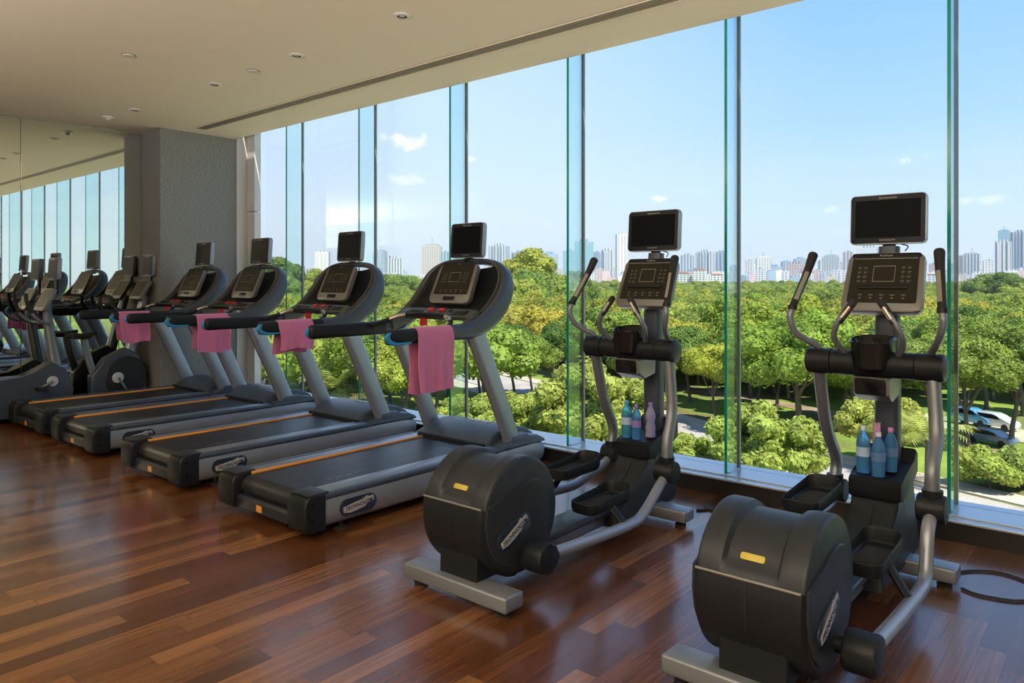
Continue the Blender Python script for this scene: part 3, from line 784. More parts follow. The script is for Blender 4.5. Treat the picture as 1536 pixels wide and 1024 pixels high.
        obj('pulse_sensor', tube([q.lerp(b_2, .18) + Vector((0, -.0075, 0)), q.lerp(b_2, .75) + Vector((0, -.0075, .003))], .0135, seg=12, ref=(0, 1, 0), sm=1), GOLDM, f_, label='bright metal strip')
    # moving arms, pivoting on the tube
    for s, (dy, hy, hz, kx) in arms.items():
        pts = [(s*.25, TY, 1.08), (s*.262, TY-.02+dy*.1, 1.125), (s*(.30+kx*.5), TY-.06+dy*.3, 1.150), (s*(.345+kx), TY-.115+dy*.5, 1.195), (s*(.366+kx), TY-.14+dy*.7, 1.262), (s*(.360+kx), TY-.125+dy*.8, 1.325), (s*(.338+kx), TY-.03+dy, 1.46), (s*(.318+kx), TY+.05+dy*1.15, 1.585)]
        am = obj('moving_arm', tube(pts, [.0165]*7 + [.015], seg=14, ref=(0, 1, 0)), SILVER2, t)
        a_, b_2, c_ = map(Vector, (pts[5], pts[6], pts[7]))
        obj('hand_grip', tube([a_, a_.lerp(b_2, .5), b_2, b_2.lerp(c_, .6), c_ + Vector((0, .004, .012))], [.0195, .0185, .0195, .022, .025], seg=14, ref=(0, 1, 0), dome=True, sm=4), RUBBER, am)
        obj('grip_collar', tube([a_ - Vector((0, .003, .014)), a_ + Vector((0, .002, .008))], .0225, seg=14, ref=(0, 1, 0), sm=1), BLACK, am)
        obj('pulse_sensor', tube([a_.lerp(b_2, .25) + Vector((-s*.004, -.010, 0)), b_2 + Vector((-s*.004, -.010, 0)), b_2.lerp(c_, .35) + Vector((-s*.004, -.010, 0))], .0135, seg=12, ref=(0, 1, 0), sm=3), GOLDM, am, label='bright metal strip')
        hub = Vector((s*.292, hy, hz)); mid = Vector((s*.272, TY, TZ-.05)).lerp(hub, .45) + Vector((s*.004, .030, 0))
        lw = obj('lower_link', tube([(s*.262, TY, TZ-.03), tuple(mid), (s*.290, hy+.012, hz+.18), (s*.292, hy, hz+.05)], (.031, .036), seg=16), SILVER2, am)
        jb = obj('link_joint', lathe([(.058, hub.x-s*.060), (.064, hub.x-s*.055), (.064, hub.x+s*.048), (.060, hub.x+s*.056), (.001, hub.x+s*.058)], 26, axis='x', c=(0, hy, hz)), BLACK, t)
        obj('joint_neck', tube([(hub.x, hy, hz+.02), (hub.x, hy, hz+.085)], .044, seg=16, sm=1, ref=(1, 0, 0)), BLACK, jb)
        # silver foot bar from the joint down and back to the crank
        if s > 0: pth = [(hub.x, hy, hz-.01), (hub.x, hy-.10, hz-.075), (hub.x+.005, 1.20, .178), (hub.x+.008, 1.06, .155), (hub.x+.008, .70, .170), (hub.x+.004, .30, .195)]
        else: pth = [(hub.x, hy, hz-.01), (hub.x, hy-.12, hz-.060), (hub.x, 1.45, .205), (hub.x, 1.28, .195), (hub.x, .80, .235), (hub.x, .34, .30)]
        obj('foot_bar', tube(pth, .0285, seg=16), SILVER, t)
        cy_, cz_ = pth[-1][1], pth[-1][2]
        cj = prism(rrect(.150, .130, .056, 6) if s > 0 else rrect(.10, .10, .045, 6), min(pth[-1][0]-s*.065, pth[-1][0]+s*(.045 if s > 0 else .02)), max(pth[-1][0]-s*.065, pth[-1][0]+s*(.045 if s > 0 else .02)), 'x', .012, 3)
        xf(cj, Matrix.Translation((0, cy_-.01, cz_)))
        obj('crank_joint', cj, BLACK, t)
        obj('crank_axle', tube([(s*.17, cy_, cz_), (s*.25, cy_, cz_)], .030, seg=16, sm=1, ref=(0, 1, 0)), BLACK, t)
        # pedal tray
        py, pz = pedals[s]; px0, px1 = (.070, .235)
        o_ = [(p[0] + s*(px0+px1)/2, p[1] + py) for p in rrect(px1-px0, .40, .05, 6)]
        bm = bmesh.new(); rings = []; cxm = s*(px0+px1)/2
        def ring(k, dz, curve):
            return [bm.verts.new((cxm + (x-cxm)*k, py + (y-py)*(1-(1-k)*.42), pz + dz + curve*max(0, (y-py)/.2)**2)) for x, y in o_]
        for k, dz, cv in ((.80, -.028, .0), (.92, -.022, .005), (1.0, 0, .01), (1.0, .030, .035), (.965, .034, .037), (.93, .028, .033), (.88, .004, .008), (.80, .0, .004)): rings.append(ring(k, dz, cv))
        n = len(o_)
        for a, b in zip(rings, rings[1:]):
            for k in range(n): bm.faces.new((a[k], a[(k+1) % n], b[(k+1) % n], b[k]))
        bm.faces.new(rings[0][::-1]); bm.faces.new(rings[-1])
        pd = obj('pedal', bm, BLACK, t)
        bm = bmesh.new()
        for k in range(15): box(bm, cxm-.055, cxm+.055, py-.135+k*.018, py-.130+k*.018, pz+.0005, pz+.0045, .001, 1)
        obj('tread_ribs', bm, RUBBER, pd)
        ybar = py; zb = .17 if s > 0 else .22
        obj('pedal_bracket', tube([(s*.22, py, pz-.020), (s*.25, py, (pz+zb)/2), (s*.295, py, zb)], (.016, .028), seg=12), BLACK, pd)
    return t
E1 = make_cross({1: (.0, 1.475, .355, -.045), -1: (.02, 1.80, .315, 0.0)}, {1: (1.00, .262), -1: (1.16, .36)},
                'black cross trainer standing beside the nearest treadmill, with one lilac bottle on its shelf')
E1.location = (-2.36, 2.36, 0)
E2 = make_cross({1: (-.02, 1.38, .43, -.035), -1: (.03, 1.93, .295, 0)}, {1: (.92, .31), -1: (1.12, .45)},
                'black cross trainer closest to the viewer, three blue bottles on its shelf')
E2.location = (-.985, 2.38, 0)
# ------------------------------------------------------------------ bottles, wraps, cables
def water_mat(name, col, tr):
    m, N, L, b = node_mat(name)
    b.inputs['Base Color'].default_value = (*col, 1); b.inputs['Roughness'].default_value = .06; b.inputs['Transmission Weight'].default_value = tr; b.inputs['IOR'].default_value = 1.2
    n = N.new('ShaderNodeTexNoise'); n.inputs['Scale'].default_value = 40
    tc = N.new('ShaderNodeTexCoord'); L.new(tc.outputs['Object'], n.inputs[0])
    bp = N.new('ShaderNodeBump'); bp.inputs['Strength'].default_value = .5; bp.inputs['Distance'].default_value = .003; L.new(n.outputs['Fac'], bp.inputs['Height']); L.new(bp.outputs[0], b.inputs['Normal'])
    return m
BOT = water_mat('blue_bottle_plastic', (.10, .36, .78), .55)
BOT2 = water_mat('teal_bottle_plastic', (.08, .42, .68), .55)
BOT3 = water_mat('lilac_bottle_plastic', (.55, .52, .86), .5)
LABB = mat('blue_bottle_label', (.10, .20, .42), .4)
LABW = mat('white_bottle_label', (.40, .56, .78), .4)
LABP = mat('purple_label', (.28, .20, .50), .4)
CAPW = mat('pale_cap', (.65, .72, .80), .4); CAPB = mat('blue_cap', (.10, .35, .65), .35); CAPP = mat('pink_cap', (.62, .22, .50), .4); CAPU = mat('purple_cap', (.30, .16, .52), .4)
def bottle(loc, h, r, body, lab, cap, label, curvy=False):
    o = tag(empty('water_bottle', loc), label, 'bottle', 'water bottles on the cross trainer shelves')
    if curvy: pr = [(.6, 0), (.95, .01), (1, .05), (.92, .16), (1, .26), (.84, .40), (.80, .46), (.97, .58), (.90, .68), (.62, .80), (.34, .88), (.32, .92)]
    else: pr = [(.6, 0), (.93, .008), (1, .03), (.95, .08), (1, .12), (.95, .17), (1, .22), (.95, .27), (1, .31), (.99, .55), (1, .62), (.93, .70), (.72, .79), (.42, .86), (.34, .89), (.34, .92)]
    bd = obj('bottle_body', lathe([(a*r, b*h) for a, b in pr] + [(.001, .92*h)], 28), body, o)
    obj('bottle_cap', lathe([(.40*r, .905*h), (.42*r, .92*h), (.42*r, .985*h), (.36*r, h), (.001, h)], 20), cap, o)
    if lab: obj('bottle_label', lathe([(1.015*r, .36*h), (1.015*r, .56*h)], 28, close=False), lab, o)
    return o
s1 = Vector((-2.36, 2.36, .478)); s2 = Vector((-.985, 2.38, .478))
bottle(s1 + Vector((-.075, 1.635, 0)), .232, .034, BOT2, LABW, CAPB, 'tall teal blue water bottle, leftmost on the first cross trainer shelf')
bottle(s1 + Vector((.000, 1.625, 0)), .215, .030, BOT, LABP, CAPU, 'clear water bottle with a purple label in the middle of the first cross trainer shelf')
bottle(s1 + Vector((.062, 1.690, .0115)), .215, .033, BOT3, None, CAPU, 'curvy lilac bottle at the back of the first cross trainer shelf', True)
bottle(s2 + Vector((-.070, 1.650, .003)), .238, .034, BOT, LABW, CAPW, 'blue water bottle with a pale label at the end of the nearer trainer shelf')
bottle(s2 + Vector((.008, 1.622, 0)), .222, .032, BOT, LABB, CAPW, 'blue water bottle standing foremost on the nearer trainer shelf')
bottle(s2 + Vector((.045, 1.705, .015)), .222, .031, BOT, LABB, CAPP, 'blue water bottle with a pink cap on the nearer trainer shelf')
def crumple(u, v):
    th = 2*math.pi*u; r = .022*(1 - .3*v) * (1 + .28*math.sin(3*th+v*5) + .15*math.sin(7*th))
    return (r*math.cos(th), .7*r*math.sin(th), v*.232 + .008*math.sin(5*th))
o = obj('plastic_pouch', shell(grid(crumple, 30, 9), .002), mat('mauve_film', (.55, .28, .48), .35), None)
tag(o, 'crumpled mauve plastic pouch standing between the blue bottles', 'pouch'); o.location = s2 + Vector((-.020, 1.715, .016))

def cable(pts, label, r=.006):
    o = obj('power_cable', tube(pts, r, seg=8, ref=(0, 0, 1), sm=8), RUBBER, None); tag(o, label, 'cable', 'floor cables'); return o
cable([(-.74, 4.12, .0065), (-.62, 4.30, .0065), (-.50, 4.36, .0065), (-.38, 4.30, .0065), (-.33, 4.16, .0065), (-.40, 4.03, .0065), (-.54, 3.99, .0065), (-.62, 4.02, .0065)],
      'black cable looping on the floor in front of the nearer cross trainer')
c = cable([(-2.12, 4.32, .0065), (-1.98, 4.44, .0065), (-1.80, 4.36, .0065), (-1.66, 4.43, .0065), (-1.48, 4.44, .0065), (-1.30, 4.52, .0065)],
      'black cable winding along the kerb from the first cross trainer', .007)
c = cable([(-2.10, 4.40, .007), (-1.95, 4.34, .012), (-1.80, 4.42, .007), (-1.62, 4.37, .007), (-1.45, 4.36, .007), (-1.22, 4.40, .007)],
      'second black cable lying beside the first on the floor by the kerb', .006)
o = obj('cable_clamp', B(-.03, .03, -.02, .02, 0, .035, .008), BLACK, None); o.location = (-1.96, 4.475, .0); tag(o, 'small black cable clamp on the floor at the kerb', 'clamp')
o = obj('power_cable', tube([(-2.98, 4.70, .0065), (-2.86, 4.55, .0065), (-2.70, 4.52, .0065), (-2.62, 4.60, .0065), (-2.50, 4.50, .0065)], .006, seg=8, ref=(0, 0, 1), sm=8), RUBBER, None)
tag(o, 'black cable at the kerb between the nearest treadmill and the first cross trainer', 'cable', 'floor cables')

# ------------------------------------------------------------------ exercise bikes in front of the mirror
def disc_x(r, x0, x1, y, z, bev=.01, seg=32):
    s = 1 if x1 > x0 else -1
    return lathe([(.001, x0), (r-bev, x0), (r, x0+s*bev), (r, x1-s*bev), (r-bev, x1), (.001, x1)], seg, axis='x', c=(0, y, z))
def make_upright():
    t = tag(empty('exercise_bike'), 'dark upright exercise bike between the farthest treadmill and the column', 'exercise bike', 'exercise bikes by the mirror')
    for nm, y in (('rear_foot', .08), ('front_foot', .84)): obj(nm, B(-.22, .22, y-.04, y+.04, .0, .06, .012), SILVER2, t)
    obj('base_beam', B(-.04, .04, .05, .86, .055, .12, .012), SILVER2, t)
    f = obj('flywheel_housing', disc_x(.245, -.085, .085, .62, .37, .025), CHAR, t)
    obj('housing_fairing', prism([(.25, .16), (.85, .14), (.86, .40), (.76, .62), (.62, .70), (.40, .60), (.25, .40)], -.07, .07, 'x', .02, 3), CHARB, t)
    for s in (-1, 1):
        obj('crank_disc', disc_x(.062, s*.085, s*.105, .52, .37, .006), mat('pale_disc', (.60, .62, .64), .3, .2), t, label='pale round crank disc')
        e = Vector((s*.12, .52, .37)); q = Vector((s*.125, .60, .37 - s*.15))
        cr_ = obj('crank', tube([e, q], .014, seg=10, sm=1), SILVER2, t)
        obj('pedal', B(min(s*.125, s*.22), max(s*.125, s*.22), q.y-.045, q.y+.045, q.z-.015, q.z+.015, .008), BLACK, cr_)
    obj('seat_post', tube([(0, .32, .35), (0, .24, .62), (0, .20, .82)], (.028, .04), p=2.6), SILVER2, t)
    def sad(u, v):
        y = .05 + .27*u; w = .115*(1-u)**.6 + .022; x = (v*2-1); return (x*w, y, .895 - .03*abs(x)**3 + .008*math.cos(u*6))
    obj('saddle', shell(grid(sad, 14, 11), .045), RUBBER, t)
    obj('front_post', tube([(0, .66, .55), (0, .74, .85), (0, .82, 1.16), (0, .86, 1.30)], [(.045, .065), (.04, .06), (.038, .05), (.035, .04)], p=2.6), SILVER, t, label='pale metal front post')
    for s in (-1, 1):
        pts = [(s*.02, .79, 1.10), (s*.15, .74, 1.10), (s*.21, .62, 1.10), (s*.205, .50, 1.13), (s*.17, .43, 1.20), (s*.15, .42, 1.29)]
        h = obj('handlebar', tube(pts, .016, seg=12, ref=(0, 0, 1)), SILVER2, t)
        obj('hand_grip', tube(pts[3:], .020, seg=12, ref=(0, 1, 0), dome=True), RUBBER, h)
    M = frame((0, .80, 1.37), (1, 0, 0), Vector((0, .5, .86)))
    p = obj('console_panel', plate(.30, .26, .03, .04, M @ Matrix.Translation((0, 0, -.03)), .01), CONS, t)
    obj('console_display', plate(.255, .20, .01, .002, M @ Matrix.Translation((0, .01, .0102))), DISPLAY, p)
    make_tv(t, .885, 1.655, .30, .25, 1.42)
    obj('bike_lettering', text_bm('excite', .045, frame((.0755, .62, .205), (0, 1, 0), (0, 0, 1)), .001, .2), PRINT, t)
    return t
ub = make_upright(); ub.location = (-8.93, 2.965, 0)
def make_recumbent():
    t = tag(empty('exercise_bike'), 'dark recumbent exercise bike with a padded seat in front of the mirror', 'exercise bike', 'exercise bikes by the mirror')
    for nm, y in (('rear_foot', .06), ('front_foot', 1.12)): obj(nm, B(-.23, .23, y-.04, y+.04, .0, .06, .012), SILVER2, t)
    pr = [(.02, .06), (.30, .055), (.75, .055), (1.16, .06), (1.20, .30), (1.12, .52), (.98, .60), (.84, .52), (.72, .44), (.35, .43), (.03, .46), (-.02, .38)]
    obj('body_casing', prism(pr, -.115, .115, 'x', .03, 3), CHARB, t)
    obj('seat_track', B(-.05, .05, .02, .74, .43, .475, .008), RAILM, t)
    obj('seat_carriage', B(-.11, .11, .14, .40, .47, .56, .02), BLACK, t)
    def cu(u, v):
        x = (v*2-1); return (x*.20*(.9+.1*u), .12+.34*u, .63 + .025*x*x - .03*max(0, u-.7)*3)
    obj('seat_cushion', shell(grid(cu, 14, 13), .065), RUBBER, t)
    def bk(u, v):
        x = (v*2-1); w = .19*(1-.25*u*u); return (x*w, .12 - .16*u - .05*(1-x*x) + .02, .66+.50*u)
    obj('backrest', shell(grid(bk, 16, 13), .06), RUBBER, t)
    for s in (-1, 1):
        h = obj('side_handle', tube([(s*.12, .28, .52), (s*.235, .30, .54), (s*.245, .36, .66), (s*.24, .40, .76)], .015, seg=12, ref=(0, 1, 0)), SILVER2, t)
        obj('hand_grip', tube([(s*.245, .365, .67), (s*.24, .40, .765)], .021, seg=12, ref=(0, 1, 0), sm=1, dome=True), RUBBER, h)
        obj('crank_disc', disc_x(.055, s*.115, s*.135, .98, .40, .006), mat('pale_disc', (.6, .62, .64), .3, .2), t, label='pale round crank disc')
        q = Vector((s*.15, .98 - s*.13, .40 - s*.06)); cr_ = obj('crank', tube([(s*.15, .98, .40), q], .014, seg=10, sm=1), SILVER2, t)
        obj('pedal', B(min(s*.15, s*.245), max(s*.15, s*.245), q.y-.045, q.y+.045, q.z-.015, q.z+.015, .008), BLACK, cr_)
    obj('front_post', tube([(0, 1.05, .55), (0, 1.00, .85), (0, .97, 1.12), (0, .98, 1.28)], [(.05, .06), (.04, .05), (.035, .045), (.03, .035)], p=2.6), SILVER2, t)
    for s in (-1, 1):
        pts = [(s*.02, .97, 1.02), (s*.16, .93, 1.02), (s*.20, .84, 1.05), (s*.20, .76, 1.14), (s*.19, .72, 1.26)]
        h = obj('handlebar', tube(pts, .015, seg=12, ref=(0, 0, 1)), SILVER2, t)
        obj('hand_grip', tube(pts[3:] + [(s*.185, .715, 1.33)], .020, seg=12, ref=(0, 1, 0), dome=True), RUBBER, h)
    M = frame((0, .94, 1.27), (1, 0, 0), Vector((0, .45, .9)))
    p = obj('console_panel', plate(.30, .26, .03, .04, M @ Matrix.Translation((0, 0, -.03)), .01), CONS, t)
    obj('console_display', plate(.255, .20, .01, .002, M @ Matrix.Translation((0, .01, .0102))), DISPLAY, p)
    make_tv(t, 1.02, 1.60, .28, .24, 1.33)
    return t
rb = make_recumbent(); rb.location = (-8.925, 1.83, 0)
# ------------------------------------------------------------------ outside: ground, paths, trees, cars, city
GZ = EYE - 16.0
rnd = random.Random(11)
def ground_mat(name, c1, c2, c3, s1, s2):
    m, N, L, b = node_mat(name)
    tc = N.new('ShaderNodeTexCoord')
    n1 = N.new('ShaderNodeTexNoise'); n1.inputs['Scale'].default_value = s1; n1.inputs['Detail'].default_value = 6; L.new(tc.outputs['Object'], n1.inputs[0])
    n2 = N.new('ShaderNodeTexNoise'); n2.inputs['Scale'].default_value = s2; n2.inputs['Detail'].default_value = 6; L.new(tc.outputs['Object'], n2.inputs[0])
    r = N.new('ShaderNodeValToRGB'); cr = r.color_ramp; cr.elements[0].position = .36; cr.elements[0].color = (*c1, 1); cr.elements[1].position = .64; cr.elements[1].color = (*c3, 1)
    e = cr.elements.new(.5); e.color = (*c2, 1); L.new(n1.outputs['Fac'], r.inputs[0])
    g = N.new('ShaderNodeMapRange'); L.new(n2.outputs['Fac'], g.inputs[0]); g.inputs[3].default_value = .6; g.inputs[4].default_value = 1.4
    sc = N.new('ShaderNodeVectorMath'); sc.operation = 'SCALE'; L.new(r.outputs[0], sc.inputs[0]); L.new(g.outputs[0], sc.inputs['Scale'])
    L.new(sc.outputs[0], b.inputs['Base Color']); b.inputs['Roughness'].default_value = .95; b.inputs['Specular IOR Level'].default_value = .1
    return m
def flat(name, pts, z, m, label=None, thick=.3):
    o = obj(name, prism(pts, z-thick, z, 'z'), m, None, False); o['kind'] = 'structure'
    if label: o['label'] = label
    return o
def ribbon(name, line, w, z, m, label=None):
    P = crom(line, 6); Lp, Rp = [], []
    for i, p in enumerate(P):
        a = P[max(0, i-1)]; b = P[min(len(P)-1, i+1)]; t = np.array(b) - np.array(a); t /= np.linalg.norm(t); n = np.array((-t[1], t[0]))
        Lp.append(tuple(p + n*w/2)); Rp.append(tuple(p - n*w/2))
    bm = bmesh.new(); z0 = z - .25
    V = [[bm.verts.new((q[0], q[1], zz)) for q, zz in ((l, z), (r, z), (r, z0), (l, z0))] for l, r in zip(Lp, Rp)]
    for a, b in zip(V, V[1:]):
        for k in range(4): bm.faces.new((a[k], a[(k+1) % 4], b[(k+1) % 4], b[k]))
    bm.faces.new(V[0]); bm.faces.new(V[-1][::-1])
    o = obj(name, bm, m, None, False); o['kind'] = 'structure'
    if label: o['label'] = label
    return o
GRASS = ground_mat('park_grass', (.16, .14, .06), (.17, .24, .045), (.26, .34, .06), .09, 3.0)
DIRT = ground_mat('park_dirt', (.20, .15, .09), (.30, .23, .15), (.34, .28, .19), .15, 2.0)
ASPH = ground_mat('pale_asphalt', (.34, .31, .29), (.40, .36, .33), (.44, .40, .37), .2, 4.0)
PAVE = ground_mat('pink_paving', (.48, .38, .31), (.54, .44, .36), (.58, .49, .41), .3, 5.0)
CITYG = ground_mat('city_ground', (.20, .22, .16), (.32, .31, .28), (.42, .40, .38), .01, .2)
flat('ground', [(-2600, 20), (2600, 20), (2600, 1150), (-2600, 1150)], GZ, GRASS, 'park ground below the windows', 1)
flat('city_ground', [(-5200, 1150), (5200, 1150), (5200, 6500), (-5200, 6500)], GZ, CITYG, 'distant city ground', 1)
struct('podium_bounce_slab', B(-16, 12, 5.3, 9.3, -1.6, -1.2), mat('pale_bounce_surface', (.78, .70, .58), .9, bump=(30, .6, .01)), label='unseen pale slab added to bounce sunlight onto the ceiling')  # added slab, hidden below the sill, bounces sunlight up into the room
struct('podium_wall', B(-16, 12, 5.35, 9.2, GZ, -1.6), WHITEP)
road = [(45, 41), (20, 50), (-7, 59), (-19, 63.5), (-32, 69), (-64, 83), (-120, 104), (-200, 128)]
ribbon('park_road', road, 8.5, GZ + .06, ASPH, 'pale asphalt park road')
ribbon('footpath', [(x - 2.3, y + 7.2) for x, y in road], 2.6, GZ + .10, PAVE, 'pinkish paved footpath beside the road')
ribbon('footpath', [(x + 3, y - 8.0) for x, y in road], 3.4, GZ + .10, PAVE, 'pinkish paved footpath nearer the building')
ribbon('park_track', [(-5, 70), (-14, 86), (-34, 96), (-70, 108), (-130, 126)], 3.2, GZ + .08, DIRT, 'earth track between the trees')
p0 = at(1475, 80)
ribbon('parking_strip', [(p0.x-14, p0.y+6), (p0.x, p0.y), (p0.x+22, p0.y-9)], 7.0, GZ + .09, ground_mat('sand', (.42, .38, .25), (.48, .44, .30), (.50, .47, .33), .2, 3), 'sandy parking strip')
bm = bmesh.new()
for k in range(4):
    c = Vector((-4.5 + k*1.3, 58.3 - k*.45, GZ + .075)); plate(.45, 7.0, .02, .02, Matrix.Translation(c) @ Matrix.Rotation(R(12), 4, 'Z'), bm=bm)
obj('road_marking', bm, DECKW, None, False)['kind'] = 'structure'

def leaf_mat(name, cols, dark=1.0):
    m, N, L, b = node_mat(name); out = N['Material Output']
    oi = N.new('ShaderNodeObjectInfo'); r = N.new('ShaderNodeValToRGB'); cr = r.color_ramp
    cr.elements[0].position = 0; cr.elements[0].color = (*cols[0], 1); cr.elements[1].position = 1; cr.elements[1].color = (*cols[-1], 1)
    for i, c in enumerate(cols[1:-1]): e = cr.elements.new((i+1)/(len(cols)-1)); e.color = (*c, 1)
    L.new(oi.outputs['Random'], r.inputs[0])
    tc = N.new('ShaderNodeTexCoord'); n = N.new('ShaderNodeTexNoise'); n.inputs['Scale'].default_value = .9; n.inputs['Detail'].default_value = 5
    L.new(tc.outputs['Object'], n.inputs[0])
    g = N.new('ShaderNodeMapRange'); L.new(n.outputs['Fac'], g.inputs[0]); g.inputs[1].default_value = .3; g.inputs[2].default_value = .7; g.inputs[3].default_value = .65*dark; g.inputs[4].default_value = 1.35*dark
    sc = N.new('ShaderNodeVectorMath'); sc.operation = 'SCALE'; L.new(r.outputs[0], sc.inputs[0]); L.new(g.outputs[0], sc.inputs['Scale'])
    ml = N.new('ShaderNodeVectorMath'); ml.operation = 'MULTIPLY'; L.new(sc.outputs[0], ml.inputs[0]); L.new(oi.outputs['Color'], ml.inputs[1])
    L.new(ml.outputs[0], b.inputs['Base Color']); b.inputs['Roughness'].default_value = .55; b.inputs['Specular IOR Level'].default_value = .25
    t = N.new('ShaderNodeBsdfTranslucent'); L.new(ml.outputs[0], t.inputs[0])
    mx = N.new('ShaderNodeMixShader'); mx.inputs[0].default_value = .34
    L.new(b.outputs[0], mx.inputs[1]); L.new(t.outputs[0], mx.inputs[2]); L.new(mx.outputs[0], out.inputs[0]); return m
LEAF = leaf_mat('park_foliage', [(.13, .20, .035), (.20, .285, .045), (.30, .365, .052), (.36, .40, .060), (.17, .25, .045), (.40, .42, .065), (.25, .325, .048)])
LEAFY = leaf_mat('yellow_green_foliage', [(.36, .41, .085), (.41, .43, .095)])
BARK = mat('bark', (.13, .10, .075), .9, bump=(8, .6, .03), vary=.3)

def crown_mesh(name, seed, Rx, Rz, zc, nb, nleaf, ls, blob=.42, loose=1.0):
    rs = np.random.RandomState(seed); C_ = []
    k = 0
    while len(C_) < nb and k < 4000:
        k += 1
        d = rs.normal(size=3); d /= np.linalg.norm(d)
        if d[2] < -.35: continue
        q = rs.uniform(.45, .80) if len(C_) > 3 else rs.uniform(0, .4)
        c = np.array((d[0]*Rx*q, d[1]*Rx*q, zc + d[2]*Rz*q)); r = Rx * blob * rs.uniform(.65, 1.05)
        if all(np.linalg.norm(c - c2) > .42*(r + r2)*.8 for c2, r2 in C_): C_.append((c, r))
    V = []; Fc = []
    w = np.array([r*r for _, r in C_]); w /= w.sum()
    ids = rs.choice(len(C_), nleaf, p=w)
    cs = np.array([C_[i][0] for i in ids]); rr = np.array([C_[i][1] for i in ids])
    d = rs.normal(size=(nleaf, 3)); d[:, 2] = d[:, 2]*.9 + .18; d /= np.linalg.norm(d, axis=1)[:, None]
    rad = rr * (1 - np.abs(rs.normal(size=nleaf)) * .14 * loose) * (1 + .10*np.sin(d[:, 0]*9 + ids) * np.sin(d[:, 1]*8) * np.sin(d[:, 2]*7))
    pos = cs + d * rad[:, None] * np.array((1, 1, .82))
    nrm = d + rs.normal(size=(nleaf, 3)) * .55; nrm /= np.linalg.norm(nrm, axis=1)[:, None]
    a = np.cross(nrm, rs.normal(size=(nleaf, 3))); a /= np.linalg.norm(a, axis=1)[:, None]; b = np.cross(nrm, a)
    s = ls * rs.uniform(.6, 1.3, nleaf)[:, None]
    quad = np.stack([pos - a*s, pos - b*s*.55, pos + a*s, pos + b*s*.55], 1).reshape(-1, 3)
    V = quad.tolist(); Fc = np.arange(nleaf*4).reshape(-1, 4).tolist()
    # dense cores
    bm = bmesh.new()
    for c, r in C_:
        res = bmesh.ops.create_icosphere(bm, subdivisions=2, radius=r*.80)
        for v in res['verts']:
            v.co = Vector(c) + Vector((v.co.x, v.co.y, v.co.z*.82)) * (1 + .12*math.sin(v.co.x*5+c[0])*math.cos(v.co.y*5+c[1]))
    off = len(V); bm.verts.ensure_lookup_table()
    V += [tuple(v.co) for v in bm.verts]; Fc += [[off + v.index for v in f.verts] for f in bm.faces]; bm.free()
    me = bpy.data.meshes.new(name); me.from_pydata(V, [], Fc); me.update()
    return me, C_
def trunk_bm(seed, H, zc, Rx, blobs, r0=.22, nbr=6):
    rs = random.Random(seed); bm = bmesh.new()
    lean = (rs.uniform(-.5, .5), rs.uniform(-.5, .5)); zf = zc * .52
    tube([(0, 0, -.3), (lean[0]*.3, lean[1]*.3, zf*.5), (lean[0], lean[1], zf), (lean[0]*1.2, lean[1]*1.2, zc)], [r0*1.35, r0, r0*.8, r0*.35], seg=8, bm=bm, sm=3)
    for c, r in rs.sample(blobs, min(nbr, len(blobs))):
        tube([(lean[0], lean[1], zf*rs.uniform(.8, 1.15)), (lean[0]*.5 + c[0]*.5, lean[1]*.5 + c[1]*.5, (zf + c[2])*.5), tuple(c)], [r0*.5, r0*.34, r0*.12], seg=6, bm=bm, sm=3)
    return bm
# kinds of tree: name, H(centre), radius...
def make_kind(kind, seed, Rx, Rz, zc, nb, nleaf, ls, m=LEAF, r0=.22, blob=.42, loose=1.0):
    me, bl = crown_mesh(kind + '_crown', seed, Rx, Rz, zc, nb, nleaf, ls, blob, loose)
    me.materials.append(m)
    tb = trunk_bm(seed, zc+Rz, zc, Rx, bl, r0); tm = bpy.data.meshes.new(kind + '_trunk'); bmesh.ops.recalc_face_normals(tb, faces=tb.faces[:]); tb.to_mesh(tm); tb.free()
    tm.materials.append(BARK); tm.polygons.foreach_set('use_smooth', [True]*len(tm.polygons))
    return me, tm
KIND = {
 'round':  make_kind('round', 1, 5.2, 3.6, 6.9, 26, 9000, .26),
 'broad':  make_kind('broad', 2, 6.2, 3.2, 7.2, 32, 10000, .27),
 'small':  make_kind('small', 3, 3.9, 3.1, 5.9, 18, 7000, .23),
 'tall':   make_kind('tall', 4, 4.6, 4.8, 8.2, 26, 9000, .27),
 'big':    make_kind('big', 5, 7.4, 4.6, 8.3, 46, 30000, .21, r0=.34, blob=.34),
 'near':   make_kind('near', 6, 4.6, 3.0, 7.4, 28, 22000, .17, r0=.20, blob=.36, loose=1.5),
 'shrub':  make_kind('shrub', 7, 3.6, 2.4, 2.9, 34, 16000, .15, m=LEAFY, r0=.10, blob=.24, loose=2.6),
 'bush':   make_kind('bush', 8, 2.2, 1.3, 1.35, 12, 5000, .14, m=LEAFY, r0=.06, blob=.45),
}
def tree(kind, p, label, group, s=1.0, rz=None, color=None, name='park_tree', cat='tree', sz=None):
    t = tag(empty(name, (p.x, p.y, GZ), rnd.uniform(0, 6.28) if rz is None else rz), label, cat, group)
    t.scale = (s, s, s * (sz or 1))
    for nm, me in (('tree_crown', KIND[kind][0]), ('tree_trunk', KIND[kind][1])):
        o = bpy.data.objects.new(nm, me); COL.objects.link(o); o.parent = t
        if color and nm == 'tree_crown': o.color = (*color, 1)
    return t
NT = []   # occupied spots
def special(kind, px, d, label, s=1.0, color=None, name='park_tree', cat='tree', group=None, sz=None, rz=None):
    p = at(px, d); NT.append((p.x, p.y, 5.5*s if kind in ('big', 'broad', 'near', 'round') else 2.5*s))
    return tree(kind, p, label, group, s, rz, color, name, cat, sz)
special('big', 1200, 76, 'large bright green tree with a broad dome, left of the nearer cross trainer', 1.0, (1.05, 1.15, .9))
